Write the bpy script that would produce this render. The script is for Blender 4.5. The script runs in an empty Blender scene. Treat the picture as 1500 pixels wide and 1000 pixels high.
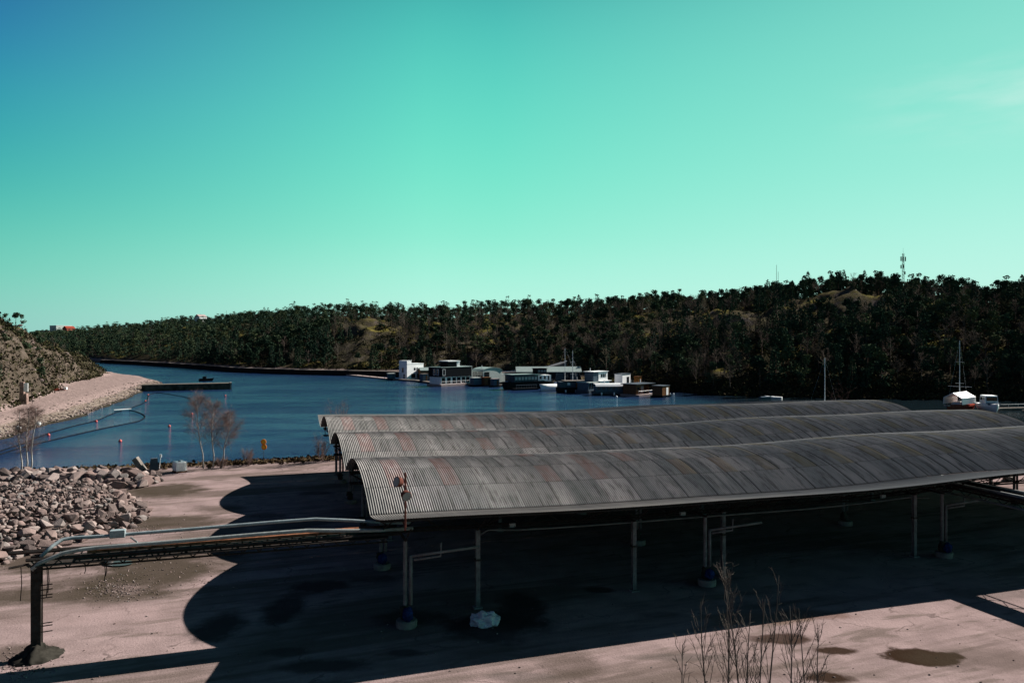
import bpy, bmesh, math, random
import numpy as np
from mathutils import Vector, Matrix, noise
R = math.radians
# ------------------------------------------------------------------ camera, sky, sun, exposure
SC = bpy.context.scene
COL = SC.collection
CAMZ, F = 13.5, 1080.0
EXPO = 1.2
cam = bpy.data.cameras.new("camera"); camo = bpy.data.objects.new("camera", cam); COL.objects.link(camo)
camo.location = (0, 0, CAMZ); camo.rotation_euler = (R(90), 0, 0)
cam.sensor_width = 36; cam.lens = 36 * F / 1500; cam.clip_start = 0.1; cam.clip_end = 20000
SC.camera = camo
SC.view_settings.view_transform = 'Standard'; SC.view_settings.look = 'None'
SC.view_settings.exposure = EXPO; SC.view_settings.gamma = 1
try:
    SC.cycles.max_bounces = 6; SC.cycles.diffuse_bounces = 3; SC.cycles.glossy_bounces = 3
    SC.cycles.transparent_max_bounces = 8; SC.cycles.use_denoising = True
except Exception: pass
SUN_EL, SUN_AZ = 34.9, 52.0          # azimuth clockwise from +Y (straight ahead)

def s2l(c):
    return tuple(((x/255)/12.92 if x/255 <= 0.04045 else ((x/255+0.055)/1.055)**2.4) for x in c)
W = bpy.data.worlds.new("World"); SC.world = W; W.use_nodes = True
nt = W.node_tree; nt.nodes.clear()
def N(t, **k):
    n = nt.nodes.new(t)
    for a, b in k.items(): setattr(n, a, b)
    return n
def wmath(op, a, b=None, clamp=False):
    n = N('ShaderNodeMath', operation=op, use_clamp=clamp)
    for i, v in enumerate((a, b)):
        if v is None: continue
        if isinstance(v, (int, float)): n.inputs[i].default_value = v
        else: nt.links.new(v, n.inputs[i])
    return n.outputs[0]
tc = N('ShaderNodeTexCoord'); sep = N('ShaderNodeSeparateXYZ'); nt.links.new(tc.outputs['Generated'], sep.inputs[0])
X_, Y_, Z_ = sep.outputs
hl = wmath('SQRT', wmath('MAXIMUM', wmath('ADD', wmath('MULTIPLY', X_, X_), wmath('MULTIPLY', Y_, Y_)), 1e-5))
sa, ca = math.sin(R(SUN_AZ)), math.cos(R(SUN_AZ))
dot = wmath('DIVIDE', wmath('ADD', wmath('MULTIPLY', X_, sa), wmath('MULTIPLY', Y_, ca)), hl)
zc = wmath('MAXIMUM', Z_, 0.0)
SKYM = 1 / 2**EXPO
def sky_ramp(stops):
    n = N('ShaderNodeValToRGB'); cr = n.color_ramp; cr.interpolation = 'B_SPLINE'
    while len(cr.elements) < len(stops): cr.elements.new(0.5)
    for e, (el, c) in zip(cr.elements, stops):
        e.position = math.sin(R(el)); l = s2l(c); e.color = (l[0], l[1], l[2], 1)
    nt.links.new(zc, n.inputs[0]); return n.outputs[0]
HI = [(38, (26, 56, 96)), (60, (34, 42, 76)), (90, (34, 38, 68))]
rl = sky_ramp([(0, (150, 200, 195)), (4.5, (112, 208, 184)), (10, (56, 180, 172)), (16, (40, 146, 172)), (21, (34, 108, 166)), (26, (24, 76, 132))] + HI)
rc = sky_ramp([(0, (190, 240, 226)), (3.5, (178, 243, 224)), (8, (138, 236, 208)), (14, (108, 226, 200)), (20, (88, 209, 192)), (26, (62, 180, 176))] + HI)
rr = sky_ramp([(0, (190, 236, 226)), (5, (182, 242, 226)), (11, (150, 234, 214)), (17, (134, 225, 206)), (24, (112, 210, 194)), (30, (66, 160, 160))] + HI)
rb = sky_ramp([(0, (120, 150, 165)), (6, (85, 120, 150)), (14, (54, 74, 112)), (25, (42, 54, 92)), (30, (38, 48, 86))] + HI)
def mixc(f, a, b, bt='MIX'):
    n = N('ShaderNodeMix', data_type='RGBA', blend_type=bt)
    if isinstance(f, (int, float)): n.inputs[0].default_value = f
    else: nt.links.new(f, n.inputs[0])
    for s, v in ((6, a), (7, b)):
        if isinstance(v, tuple): n.inputs[s].default_value = v
        else: nt.links.new(v, n.inputs[s])
    return n.outputs[2]
def mapr(v, a, b):
    n = N('ShaderNodeMapRange', clamp=True, interpolation_type='SMOOTHSTEP')
    nt.links.new(v, n.inputs[0]); n.inputs[1].default_value = a; n.inputs[2].default_value = b
    return n.outputs[0]
def maprl(v, a, b):
    n = N('ShaderNodeMapRange', clamp=True)
    nt.links.new(v, n.inputs[0]); n.inputs[1].default_value = a; n.inputs[2].default_value = b
    return n.outputs[0]
c1 = mixc(maprl(dot, -0.7, 0.0), rb, rl)
c2 = mixc(maprl(dot, 0.02, 0.52), c1, rc)
c3 = mixc(maprl(dot, 0.60, 0.95), c2, rr)
# faint high cloud veil towards the sun
mp = N('ShaderNodeMapping'); mp.inputs['Scale'].default_value = (3, 3, 14); nt.links.new(tc.outputs['Generated'], mp.inputs[0])
nz = N('ShaderNodeTexNoise'); nz.inputs['Scale'].default_value = 2.2; nz.inputs['Detail'].default_value = 6; nt.links.new(mp.outputs[0], nz.inputs[0])
veil = wmath('MULTIPLY', wmath('MULTIPLY', mapr(nz.outputs[0], 0.34, 0.70), mapr(dot, 0.86, 0.98)), wmath('MULTIPLY', mapr(Z_, 0.20, 0.265), wmath('SUBTRACT', 1.0, mapr(Z_, 0.27, 0.345))))
c4 = mixc(wmath('MULTIPLY', veil, 0.55), c3, (0.62, 0.86, 0.78, 1))
sky = N('ShaderNodeTexSky', sky_type='NISHITA'); sky.sun_disc = False
sky.sun_elevation = R(SUN_EL); sky.sun_rotation = R(SUN_AZ)
c5 = mixc(0.02, mixc(1.0, c4, (SKYM*10, SKYM*10, SKYM*10, 1), 'MULTIPLY'), sky.outputs[0])
bg = N('ShaderNodeBackground'); nt.links.new(c5, bg.inputs[0]); bg.inputs[1].default_value = 0.1
ow = N('ShaderNodeOutputWorld'); nt.links.new(bg.outputs[0], ow.inputs[0])

sl = bpy.data.lights.new("sun", 'SUN'); sl.energy = 5.0; sl.angle = R(0.5); sl.color = (1.0, 0.94, 0.87)
so = bpy.data.objects.new("sun", sl); COL.objects.link(so)
sd = Vector((sa*math.cos(R(SUN_EL)), ca*math.cos(R(SUN_EL)), math.sin(R(SUN_EL))))
so.rotation_euler = sd.to_track_quat('Z', 'Y').to_euler(); so.location = (60, 40, 60)

# ------------------------------------------------------------------ helpers
PHI = R(18); CU, SU = math.cos(PHI), math.sin(PHI)
def UV(u, v, z=0): return Vector((CU*u - SU*v, SU*u + CU*v, z))     # yard frame: u along the sheds, v across them
def at(px, Y, z=0): return Vector(((px-750)/F*Y, Y, z))            # bearing and distance to a place

class MB:
    def __init__(s): s.v = []; s.f = []
    def box(s, c, d, rz=0, taper=1.0):
        x, y, z = d[0]/2, d[1]/2, d[2]/2; b = len(s.v); ct, st = math.cos(rz), math.sin(rz)
        for k, (i, j, m) in enumerate([(-1,-1,-1),(1,-1,-1),(1,1,-1),(-1,1,-1),(-1,-1,1),(1,-1,1),(1,1,1),(-1,1,1)]):
            t = taper if m > 0 else 1
            px, py = i*x*t, j*y*t
            s.v.append((c[0]+px*ct-py*st, c[1]+px*st+py*ct, c[2]+m*z))
        s.f += [[b+q for q in f] for f in [(0,3,2,1),(4,5,6,7),(0,1,5,4),(1,2,6,5),(2,3,7,6),(3,0,4,7)]]
        return s
    def b2(s, x0, x1, y0, y1, z0, z1): return s.box(((x0+x1)/2, (y0+y1)/2, (z0+z1)/2), (x1-x0, y1-y0, z1-z0))
    def tube(s, pts, r, n=8, r1=None, cap=True):
        pts = [Vector(p) for p in pts]; m = len(pts)
        if r1 is None: r1 = r
        b = len(s.v); prev = None
        for i, p in enumerate(pts):
            d = (pts[min(i+1, m-1)] - pts[max(i-1, 0)]).normalized()
            a = prev if prev is not None else (Vector((0,0,1)) if abs(d.z) < .9 else Vector((1,0,0)))
            a = (a - d*a.dot(d)).normalized(); prev = a; c = d.cross(a)
            rr_ = r + (r1-r)*i/(m-1)
            for k in range(n):
                t = 2*math.pi*k/n; q = p + (a*math.cos(t)+c*math.sin(t))*rr_
                s.v.append(tuple(q))
        for i in range(m-1):
            for k in range(n):
                s.f.append([b+i*n+k, b+i*n+(k+1)%n, b+(i+1)*n+(k+1)%n, b+(i+1)*n+k])
        if cap and n > 2: s.f.append([b+k for k in range(n)][::-1]); s.f.append([b+(m-1)*n+k for k in range(n)])
        return s
    def bar(s, p, q, w=0.06): return s.tube([p, q], w*0.7, 4)
    def lathe(s, prof, n=20, c=(0,0,0)):
        b = len(s.v); m = len(prof)
        for r_, z in prof:
            for k in range(n):
                t = 2*math.pi*k/n; s.v.append((c[0]+r_*math.cos(t), c[1]+r_*math.sin(t), c[2]+z))
        for i in range(m-1):
            for k in range(n): s.f.append([b+i*n+k, b+i*n+(k+1)%n, b+(i+1)*n+(k+1)%n, b+(i+1)*n+k])
        s.f.append([b+k for k in range(n)][::-1]); s.f.append([b+(m-1)*n+k for k in range(n)])
        return s
    def prism(s, poly, y0, y1, axis='y'):       # poly in (x,z), extruded along y
        b = len(s.v); n = len(poly)
        for yy in (y0, y1):
            for (x, z) in poly:
                s.v.append((x, yy, z) if axis == 'y' else (yy, x, z))
        for k in range(n): s.f.append([b+k, b+(k+1)%n, b+n+(k+1)%n, b+n+k])
        s.f.append([b+k for k in range(n)][::-1]); s.f.append([b+n+k for k in range(n)])
        return s
    def mesh(s, name, smooth=False):
        me = bpy.data.meshes.new(name); me.from_pydata(s.v, [], s.f)
        bm = bmesh.new(); bm.from_mesh(me); bmesh.ops.recalc_face_normals(bm, faces=bm.faces); bm.to_mesh(me); bm.free()
        if smooth:
            me.polygons.foreach_set('use_smooth', [True]*len(me.polygons))
        return me
    def build(s, name, m, parent=None, smooth=False, bevel=0, label=None):
        o = bpy.data.objects.new(name, s.mesh(name, smooth)); COL.objects.link(o)
        o.data.materials.append(m)
        if parent: o.parent = parent
        if bevel:
            bv = o.modifiers.new('bevel', 'BEVEL'); bv.width = bevel; bv.segments = 2; bv.limit_method = 'ANGLE'
        if label: o['label'] = label
        return o
def np_obj(name, verts, faces, mats, midx=None, parent=None, smooth=False, attr=None):
    """faces: (n,k) int array"""
    me = bpy.data.meshes.new(name); nf, k = faces.shape
    me.vertices.add(len(verts)); me.vertices.foreach_set('co', np.asarray(verts, np.float32).ravel())
    me.loops.add(nf*k); me.loops.foreach_set('vertex_index', np.asarray(faces, np.int32).ravel())
    me.polygons.add(nf); me.polygons.foreach_set('loop_start', np.arange(0, nf*k, k, dtype=np.int32))
    if midx is not None: me.polygons.foreach_set('material_index', np.asarray(midx, np.int32))
    if smooth: me.polygons.foreach_set('use_smooth', np.ones(nf, bool))
    for m in mats: me.materials.append(m)
    if attr is not None:
        a = me.attributes.new('tint', 'FLOAT', 'POINT'); a.data.foreach_set('value', np.asarray(attr, np.float32))
    me.update(calc_edges=True)
    o = bpy.data.objects.new(name, me); COL.objects.link(o)
    if parent: o.parent = parent
    return o
def tag(o, label, cat, group=None, kind=None):
    o['label'] = label; o['category'] = cat
    if group: o['group'] = group
    if kind: o['kind'] = kind
    return o
def struct(o, label=None):
    o['kind'] = 'structure'
    return o
def thing(name, label, cat, loc=(0,0,0), rz=0, group=None):
    o = bpy.data.objects.new(name, None); COL.objects.link(o); o.location = loc; o.rotation_euler = (0, 0, rz)
    o.empty_display_size = 0.3
    return tag(o, label, cat, group)
def dup(root, loc, rz=0, scale=1, label=None, group=None):
    r = root.copy(); COL.objects.link(r); r.location = loc; r.rotation_euler = (0, 0, rz)
    r.scale = (scale,)*3 if isinstance(scale, (int, float)) else scale
    if label: r['label'] = label
    if group: r['group'] = group
    for ch in list(root.children):
        c = ch.copy(); COL.objects.link(c); c.parent = r
        for g in list(ch.children):
            d = g.copy(); COL.objects.link(d); d.parent = c
    return r

# ------------------------------------------------------------------ materials
class Mat:
    def __init__(s, name, rough=0.8, spec=0.3):
        s.m = bpy.data.materials.new(name); s.m.use_nodes = True; s.t = s.m.node_tree
        s.b = s.t.nodes['Principled BSDF']; s.b.inputs['Roughness'].default_value = rough
        s.b.inputs['Specular IOR Level'].default_value = spec
        s.tc = s.t.nodes.new('ShaderNodeTexCoord')
    def n(s, t, **k):
        x = s.t.nodes.new(t)
        for a, b in k.items(): setattr(x, a, b)
        return x
    def L(s, a, b): s.t.links.new(a, b)
    def coord(s, scale=(1,1,1), rot=0, src='Object'):
        mp = s.n('ShaderNodeMapping'); mp.inputs['Scale'].default_value = scale; mp.inputs['Rotation'].default_value = (0,0,rot)
        mp.vector_type = 'TEXTURE' if False else 'POINT'
        s.L(s.tc.outputs[src], mp.inputs[0]); return mp.outputs[0]
    def noise(s, scale, detail=4, vec=None, rough=0.55, dist=0):
        x = s.n('ShaderNodeTexNoise'); x.inputs['Scale'].default_value = scale; x.inputs['Detail'].default_value = detail
        x.inputs['Roughness'].default_value = rough; x.inputs['Distortion'].default_value = dist
        s.L(vec if vec is not None else s.tc.outputs['Object'], x.inputs[0]); return x.outputs[0]
    def val(s, op, a, b=None, c=None, clamp=False):
        x = s.n('ShaderNodeMath', operation=op, use_clamp=clamp)
        for i, v in enumerate((a, b, c)):
            if v is None: continue
            if isinstance(v, (int, float)): x.inputs[i].default_value = v
            else: s.L(v, x.inputs[i])
        return x.outputs[0]
    def mr(s, v, a, b, lo=0, hi=1):
        x = s.n('ShaderNodeMapRange', clamp=True, interpolation_type='SMOOTHSTEP'); s.L(v, x.inputs[0])
        for i, q in enumerate((a, b, lo, hi)): x.inputs[i+1].default_value = q
        return x.outputs[0]
    def mix(s, f, a, b, bt='MIX'):
        x = s.n('ShaderNodeMix', data_type='RGBA', blend_type=bt)
        if isinstance(f, (int, float)): x.inputs[0].default_value = f
        else: s.L(f, x.inputs[0])
        for i, v in ((6, a), (7, b)):
            if isinstance(v, tuple): x.inputs[i].default_value = (v[0], v[1], v[2], 1)
            else: s.L(v, x.inputs[i])
        return x.outputs[2]
    def color(s, c):
        if isinstance(c, tuple): s.b.inputs['Base Color'].default_value = (c[0], c[1], c[2], 1)
        else: s.L(c, s.b.inputs['Base Color'])
        return s
    def bump(s, h, strength=0.3, dist=0.05):
        x = s.n('ShaderNodeBump'); x.inputs['Strength'].default_value = strength; x.inputs['Distance'].default_value = dist
        s.L(h, x.inputs['Height']); s.L(x.outputs[0], s.b.inputs['Normal']); return s
def worn(name, c, var=0.25, scale=3.0, rough=0.75, metal=0, bump=0.2, dirt=None, spec=0.3):
    if rough >= .6: spec = 0.0
    M = Mat(name, rough, spec); M.b.inputs['Metallic'].default_value = metal
    n1 = M.noise(scale, 6); n2 = M.noise(scale*7, 3)
    f = M.mr(n1, 0.3, 0.7)
    lo = tuple(x*(1-var) for x in c); hi = tuple(min(1, x*(1+var*0.6)) for x in c)
    col = M.mix(f, lo, hi)
    if dirt: col = M.mix(M.mr(n2, 0.52, 0.72), col, dirt)
    M.color(col)
    if bump: M.bump(n2, bump, 0.02)
    return M.m
M_ = {}
M_['conc'] = worn('old_concrete', (0.17, 0.15, 0.135), 0.3, 2.0, 0.9, bump=0.4)
M_['darksteel'] = worn('dark_steel', (0.035, 0.032, 0.03), 0.4, 4, 0.65, 0.3, dirt=(0.06, 0.03, 0.02))
M_['column'] = worn('painted_column_steel', (0.15, 0.14, 0.14), 0.35, 3, 0.6, dirt=(0.1, 0.06, 0.045))
M_['graypipe'] = worn('grey_green_pipe', (0.21, 0.225, 0.22), 0.25, 2.5, 0.45, dirt=(0.12, 0.11, 0.10))
M_['darkpipe'] = worn('dull_grey_pipe', (.11,.11,.105), .3, 2, .8, bump=.1)
M_['bluepipe'] = worn('pale_blue_pipe', (0.21, 0.245, 0.26), 0.2, 2.5, 0.4, dirt=(0.12, 0.13, 0.13))
M_['rust'] = worn('rusty_red_steel', (0.12, 0.045, 0.035), 0.5, 5, 0.85, dirt=(0.04, 0.025, 0.02))
M_['rustlag'] = worn('torn_rusty_lagging', (0.16, 0.07, 0.04), 0.6, 3, 0.95, dirt=(0.03, 0.03, 0.03))
M_['white'] = worn('white_paint', (0.74, 0.74, 0.74), 0.08, 1.2, 0.5, bump=0)
M_['palegreen'] = worn('pale_grey_cladding', (0.42, 0.46, 0.44), 0.08, 1.5, 0.6, bump=0)
M_['black'] = worn('black_boards', (0.016, 0.017, 0.019), 0.3, 3, 0.6, bump=0.1)
M_['glass'] = worn('dark_window_glass', (0.012, 0.016, 0.02), 0.2, 1, 0.08, spec=0.6, bump=0)
M_['palerf'] = worn('pale_green_metal_roof', (0.20, 0.25, 0.24), 0.12, 1, 0.5, bump=0)
M_['wood'] = worn('brown_boards', (0.13, 0.065, 0.035), 0.35, 3, 0.8, bump=0.1)
M_['orangewood'] = worn('orange_timber', (0.30, 0.12, 0.035), 0.25, 2, 0.7, bump=0)
M_['greycab'] = worn('blue_grey_cladding', (0.09, 0.12, 0.15), 0.15, 2, 0.6, bump=0)
M_['greyhull'] = worn('grey_hull_paint', (0.07, 0.085, 0.10), 0.2, 2, 0.6, bump=0)
M_['deck'] = worn('pinkish_deck_boards', (0.30, 0.24, 0.23), 0.2, 1.5, 0.8, bump=0)
M_['redpaint'] = worn('dull_red_paint', (0.22, 0.05, 0.035), 0.3, 2, 0.7, bump=0)
M_['buoyred'] = worn('coral_red_plastic', (0.45, 0.06, 0.05), 0.15, 2, 0.5, bump=0)
M_['boom'] = worn('black_rubber_boom', (0.008, 0.010, 0.013), 0.3, 1, 1.0, bump=0, spec=0.0)
M_['bluetarp'] = worn('blue_plastic', (0.012, 0.028, 0.10), 0.5, 4, 0.8, bump=0.3, dirt=(.02,.02,.03))
M_['ibc'] = worn('white_plastic_tank', (0.70, 0.71, 0.70), 0.08, 2, 0.45, bump=0)
M_['orange'] = worn('orange_sign_paint', (0.62, 0.20, 0.02), 0.1, 2, 0.6, bump=0)
M_['yellow'] = worn('yellow_sign_paint', (0.75, 0.42, 0.05), 0.1, 2, 0.6, bump=0)
M_['birch'] = worn('birch_bark', (0.36, 0.34, 0.32), 0.2, 1.5, 0.9, dirt=(0.04, 0.035, 0.03))
M_['twig'] = worn('purple_brown_twigs', (0.13, 0.088, 0.078), 0.3, 1, 0.9, bump=0)
M_['sapbark'] = worn('grey_brown_sapling_bark', (0.095, 0.084, 0.074), 0.35, 3, 0.9, bump=0.2)
M_['pinkwall'] = worn('red_brick_facade', (0.30, 0.09, 0.07), 0.1, 0.5, 0.8, bump=0)
M_['bag'] = worn('white_woven_plastic', (0.42, 0.44, 0.46), 0.15, 2, 0.6, bump=0.5)
M_['mast'] = worn('aluminium_mast', (0.55, 0.57, 0.57), 0.1, 1, 0.4, bump=0)
M_['drygrass'] = worn('dry_bank_grass', (0.065, 0.045, 0.028), 0.4, 0.8, 0.9, bump=0)

# rock, with a tint that varies from stone to stone
def rock_mat(name, shift=0):
    M = Mat(name, 1.0, 0.0)
    oi = M.n('ShaderNodeObjectInfo'); at_ = M.n('ShaderNodeAttribute'); at_.attribute_name = 'tint'
    r = M.val('FRACT', M.val('ADD', oi.outputs['Random'], at_.outputs['Fac']))
    ramp = M.n('ShaderNodeValToRGB'); cr = ramp.color_ramp
    cs = [(0, (.080,.062,.058)), (.3, (.130,.096,.088)), (.6, (.185,.128,.115)), (.85, (.30,.24,.22)), (1, (.15,.14,.135))]
    while len(cr.elements) < len(cs): cr.elements.new(.5)
    for e, (p, c) in zip(cr.elements, cs): e.position = p; e.color = (*c, 1)
    M.L(r, ramp.inputs[0])
    n1 = M.noise(1.6, 8); n2 = M.noise(14, 4)
    c = M.mix(M.mr(n1, .35, .7), ramp.outputs[0], M.mix(0.45, ramp.outputs[0], (.06,.055,.055)))
    c = M.mix(M.mr(n2, .4, .7, 0, .3), c, (.22,.175,.16))
    M.color(c); M.bump(n2, .6, .04); return M.m
M_['rock'] = rock_mat('granite')
# foliage with tree-to-tree tint
def leaf_mat(name, stops, rough=.8):
    M = Mat(name, 1.0, 0.0)
    oi = M.n('ShaderNodeObjectInfo'); a = M.n('ShaderNodeAttribute'); a.attribute_name = 'tint'
    r = M.val('FRACT', M.val('ADD', oi.outputs['Random'], a.outputs['Fac']))
    ramp = M.n('ShaderNodeValToRGB'); cr = ramp.color_ramp
    while len(cr.elements) < len(stops): cr.elements.new(.5)
    for e, (p, c) in zip(cr.elements, stops): e.position = p; e.color = (*c, 1)
    M.L(r, ramp.inputs[0])
    g = M.n('ShaderNodeNewGeometry')
    c = M.mix(M.mr(M.noise(.9, 3), .35, .7, 0, .5), ramp.outputs[0], M.mix(1, ramp.outputs[0], (.55,.6,.55), 'MULTIPLY'))
    M.color(c); return M.m
M_['pine'] = leaf_mat('pine_needles', [(0, (.024,.042,.028)), (.4, (.036,.058,.036)), (.75, (.052,.074,.042)), (1, (.080,.095,.048))])
M_['spruce'] = leaf_mat('spruce_needles', [(0, (.020,.038,.028)), (.5, (.028,.050,.034)), (1, (.045,.068,.040))])
M_['bare'] = leaf_mat('bare_grey_branches', [(0, (.065,.050,.045)), (.4, (.092,.074,.064)), (.8, (.120,.100,.084)), (1, (.080,.078,.046))])
M_['trunk'] = leaf_mat('pine_trunk_bark', [(0, (.04,.03,.026)), (.6, (.065,.045,.035)), (1, (.09,.075,.07))])

# ------------------------------------------------------------------ yard
def px2g(px, py, z=0.0):
    Y = (CAMZ - z)*F/(py-500); return ((px-750)/F*Y, Y)
def ground_mat():
    M = Mat('yard_ground', 1.0, 0.0)
    geo = M.n('ShaderNodeNewGeometry'); P = geo.outputs['Position']
    st = M.coord((0.05, 0.22, 1)); st2 = M.coord((0.25, 0.9, 1))
    a = M.noise(1.0, 6, st, .6, .6); b = M.noise(1.0, 7, st2, .62, .4); c = M.noise(.55, 8); d = M.noise(9, 5); e = M.noise(45, 3)
    base = M.mix(M.mr(c, .32, .68), (.182, .134, .130), (.250, .184, .179))
    base = M.mix(M.mr(a, .47, .62, 0, .8), base, (.085, .066, .056))        # silty drifts
    base = M.mix(M.mr(b, .54, .72, 0, .55), base, (.235, .172, .165))
    base = M.mix(M.mr(b, .46, .34, 0, .7), base, (.10, .078, .068))
    base = M.mix(M.mr(d, .5, .72, 0, .40), base, (.13, .10, .088))
    base = M.mix(M.mr(e, .58, .72, 0, .35), base, (.30, .25, .23))
    wn = M.n('ShaderNodeTexNoise'); wn.inputs['Scale'].default_value = .5; wn.inputs['Detail'].default_value = 7; wn.inputs['Roughness'].default_value = .65
    M.L(P, wn.inputs[0])
    BR, MO, DK, PK, WT = (.024,.014,.009), (.040,.032,.023), (.034,.029,.029), (.25,.18,.175), (.070,.060,.054)
    vr = M.n('ShaderNodeTexVoronoi', feature='DISTANCE_TO_EDGE'); vr.inputs['Scale'].default_value = .16
    wv = M.n('ShaderNodeVectorMath', operation='ADD'); M.L(M.tc.outputs['Object'], wv.inputs[0]); ns = M.n('ShaderNodeTexNoise'); ns.inputs['Scale'].default_value = .8; ns.inputs['Detail'].default_value = 5; M.L(M.tc.outputs['Object'], ns.inputs[0])
    sc_ = M.n('ShaderNodeVectorMath', operation='SCALE'); sc_.inputs[3].default_value = 1.8; M.L(ns.outputs['Color'], sc_.inputs[0]); M.L(sc_.outputs[0], wv.inputs[1]); M.L(wv.outputs[0], vr.inputs[0])
    crack = M.val('MULTIPLY', M.mr(vr.outputs['Distance'], .012, .003), M.mr(c, .46, .6))
    base = M.mix(M.val('MULTIPLY', crack, .6), base, (.06, .045, .042))
    wt = M.n('ShaderNodeTexWave', wave_type='BANDS', bands_direction='Y'); wt.inputs['Scale'].default_value = .32; wt.inputs['Distortion'].default_value = 7; wt.inputs['Detail'].default_value = 4; wt.inputs['Detail Scale'].default_value = .25
    M.L(M.coord((.35, 1, 1), R(-14)), wt.inputs[0])
    base = M.mix(M.val('MULTIPLY', M.mr(wt.outputs['Fac'], .72, .96), M.mr(a, .38, .6, 0, .5)), base, (.095, .072, .064))
    # (px, py, width px, height px, colour, strength, softness)
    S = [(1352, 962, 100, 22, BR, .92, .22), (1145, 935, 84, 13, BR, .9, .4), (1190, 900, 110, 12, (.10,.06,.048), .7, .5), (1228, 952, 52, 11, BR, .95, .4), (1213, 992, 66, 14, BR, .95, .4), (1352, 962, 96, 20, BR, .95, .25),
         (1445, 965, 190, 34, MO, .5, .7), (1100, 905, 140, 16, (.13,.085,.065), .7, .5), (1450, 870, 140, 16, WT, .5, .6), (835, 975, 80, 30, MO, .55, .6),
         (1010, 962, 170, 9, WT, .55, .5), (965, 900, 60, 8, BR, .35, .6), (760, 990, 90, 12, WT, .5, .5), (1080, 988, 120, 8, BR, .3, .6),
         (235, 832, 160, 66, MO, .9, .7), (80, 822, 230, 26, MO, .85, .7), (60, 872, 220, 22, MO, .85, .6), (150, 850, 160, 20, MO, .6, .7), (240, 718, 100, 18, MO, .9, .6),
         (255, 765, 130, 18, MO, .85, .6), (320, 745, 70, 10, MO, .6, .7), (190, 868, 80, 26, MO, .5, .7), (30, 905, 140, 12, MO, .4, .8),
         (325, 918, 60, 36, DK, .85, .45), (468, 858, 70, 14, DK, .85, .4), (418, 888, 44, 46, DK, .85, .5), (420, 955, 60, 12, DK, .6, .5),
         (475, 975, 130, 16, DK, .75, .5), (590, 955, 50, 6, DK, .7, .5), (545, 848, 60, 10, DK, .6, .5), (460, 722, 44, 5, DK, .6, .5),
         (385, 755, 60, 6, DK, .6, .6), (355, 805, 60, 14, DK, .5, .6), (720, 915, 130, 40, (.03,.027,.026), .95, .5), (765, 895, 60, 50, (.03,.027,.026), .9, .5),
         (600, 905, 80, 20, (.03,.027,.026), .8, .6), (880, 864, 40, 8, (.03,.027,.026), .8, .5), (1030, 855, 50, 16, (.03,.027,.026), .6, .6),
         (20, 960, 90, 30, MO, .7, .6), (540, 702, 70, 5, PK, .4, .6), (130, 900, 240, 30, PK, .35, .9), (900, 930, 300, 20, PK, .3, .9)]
    col = base; wet = None
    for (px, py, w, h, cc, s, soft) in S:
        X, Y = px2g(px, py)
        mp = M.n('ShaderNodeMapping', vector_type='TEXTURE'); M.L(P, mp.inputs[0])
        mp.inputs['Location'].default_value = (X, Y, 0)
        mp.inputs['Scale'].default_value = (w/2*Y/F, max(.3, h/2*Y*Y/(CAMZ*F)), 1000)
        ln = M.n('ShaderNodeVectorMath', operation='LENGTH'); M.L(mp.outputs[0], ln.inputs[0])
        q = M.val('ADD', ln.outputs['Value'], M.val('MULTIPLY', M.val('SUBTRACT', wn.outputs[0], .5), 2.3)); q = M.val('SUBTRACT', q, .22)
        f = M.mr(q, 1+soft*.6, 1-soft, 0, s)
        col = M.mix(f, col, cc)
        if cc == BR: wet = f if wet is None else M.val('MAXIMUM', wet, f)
    # brown overgrown strip along the quay edge (object y = distance across the yard)
    sp = M.n('ShaderNodeSeparateXYZ'); M.L(M.tc.outputs['Object'], sp.inputs[0])
    edge = M.mr(M.val('ADD', sp.outputs[1], M.val('MULTIPLY', M.val('SUBTRACT', c, .5), 3.0)), 85.6, 86.6)
    col = M.mix(edge, col, M.mix(M.mr(d, .4, .6), (.10, .066, .035), (.055, .048, .026)))
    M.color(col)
    M.bump(M.val('ADD', d, M.val('ADD', M.val('MULTIPLY', e, .35), M.val('MULTIPLY', c, 1.5))), .55, .05)
    return M.m
M_['ground'] = ground_mat()
us = np.concatenate([np.arange(-110, -40, 2.), np.arange(-40, 90, .8), np.arange(90, 190, 2.)]); vs = np.concatenate([np.arange(-70, 20, 3.), np.arange(20, 84, .8), np.arange(84, 91.1, .3)])
UU, VV = np.meshgrid(us, vs)
def vn(x, y, s=1.0, seed=0, oct=4):
    """smooth value noise in 0..1, numpy"""
    out = np.zeros_like(x, float); amp = 1.; tot = 0.
    for o in range(oct):
        xs, ys = x/s*2**o + 17.3*o + seed*7.1, y/s*2**o + 9.7*o + seed*3.3
        xi, yi = np.floor(xs), np.floor(ys); fx, fy = xs-xi, ys-yi; fx = fx*fx*(3-2*fx); fy = fy*fy*(3-2*fy)
        def h(a, b):
            q = np.sin(a*127.1 + b*311.7 + seed*74.7)*43758.5453; return q - np.floor(q)
        out += amp*((h(xi,yi)*(1-fx)+h(xi+1,yi)*fx)*(1-fy)+(h(xi,yi+1)*(1-fx)+h(xi+1,yi+1)*fx)*fy); tot += amp; amp *= .5
    return out/tot
def sstep(x, a, b):
    t = np.clip((x-a)/(b-a), 0, 1); return t*t*(3-2*t)
ZZ = (vn(UU, VV, 9, 3)-.5)*.12*sstep(np.abs(VV-54), 30, 34)
ed = 88.0 + (vn(UU, VV*0, 5, 5)-.5)*1.6
ZZ = ZZ + sstep(VV, ed-2.2, ed-.6)*(vn(UU, VV, .9, 8)*.35) - sstep(VV, ed-.4, ed+1.6)*2.6
nv, nu = UU.shape; idx = np.arange(nv*nu).reshape(nv, nu)
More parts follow.
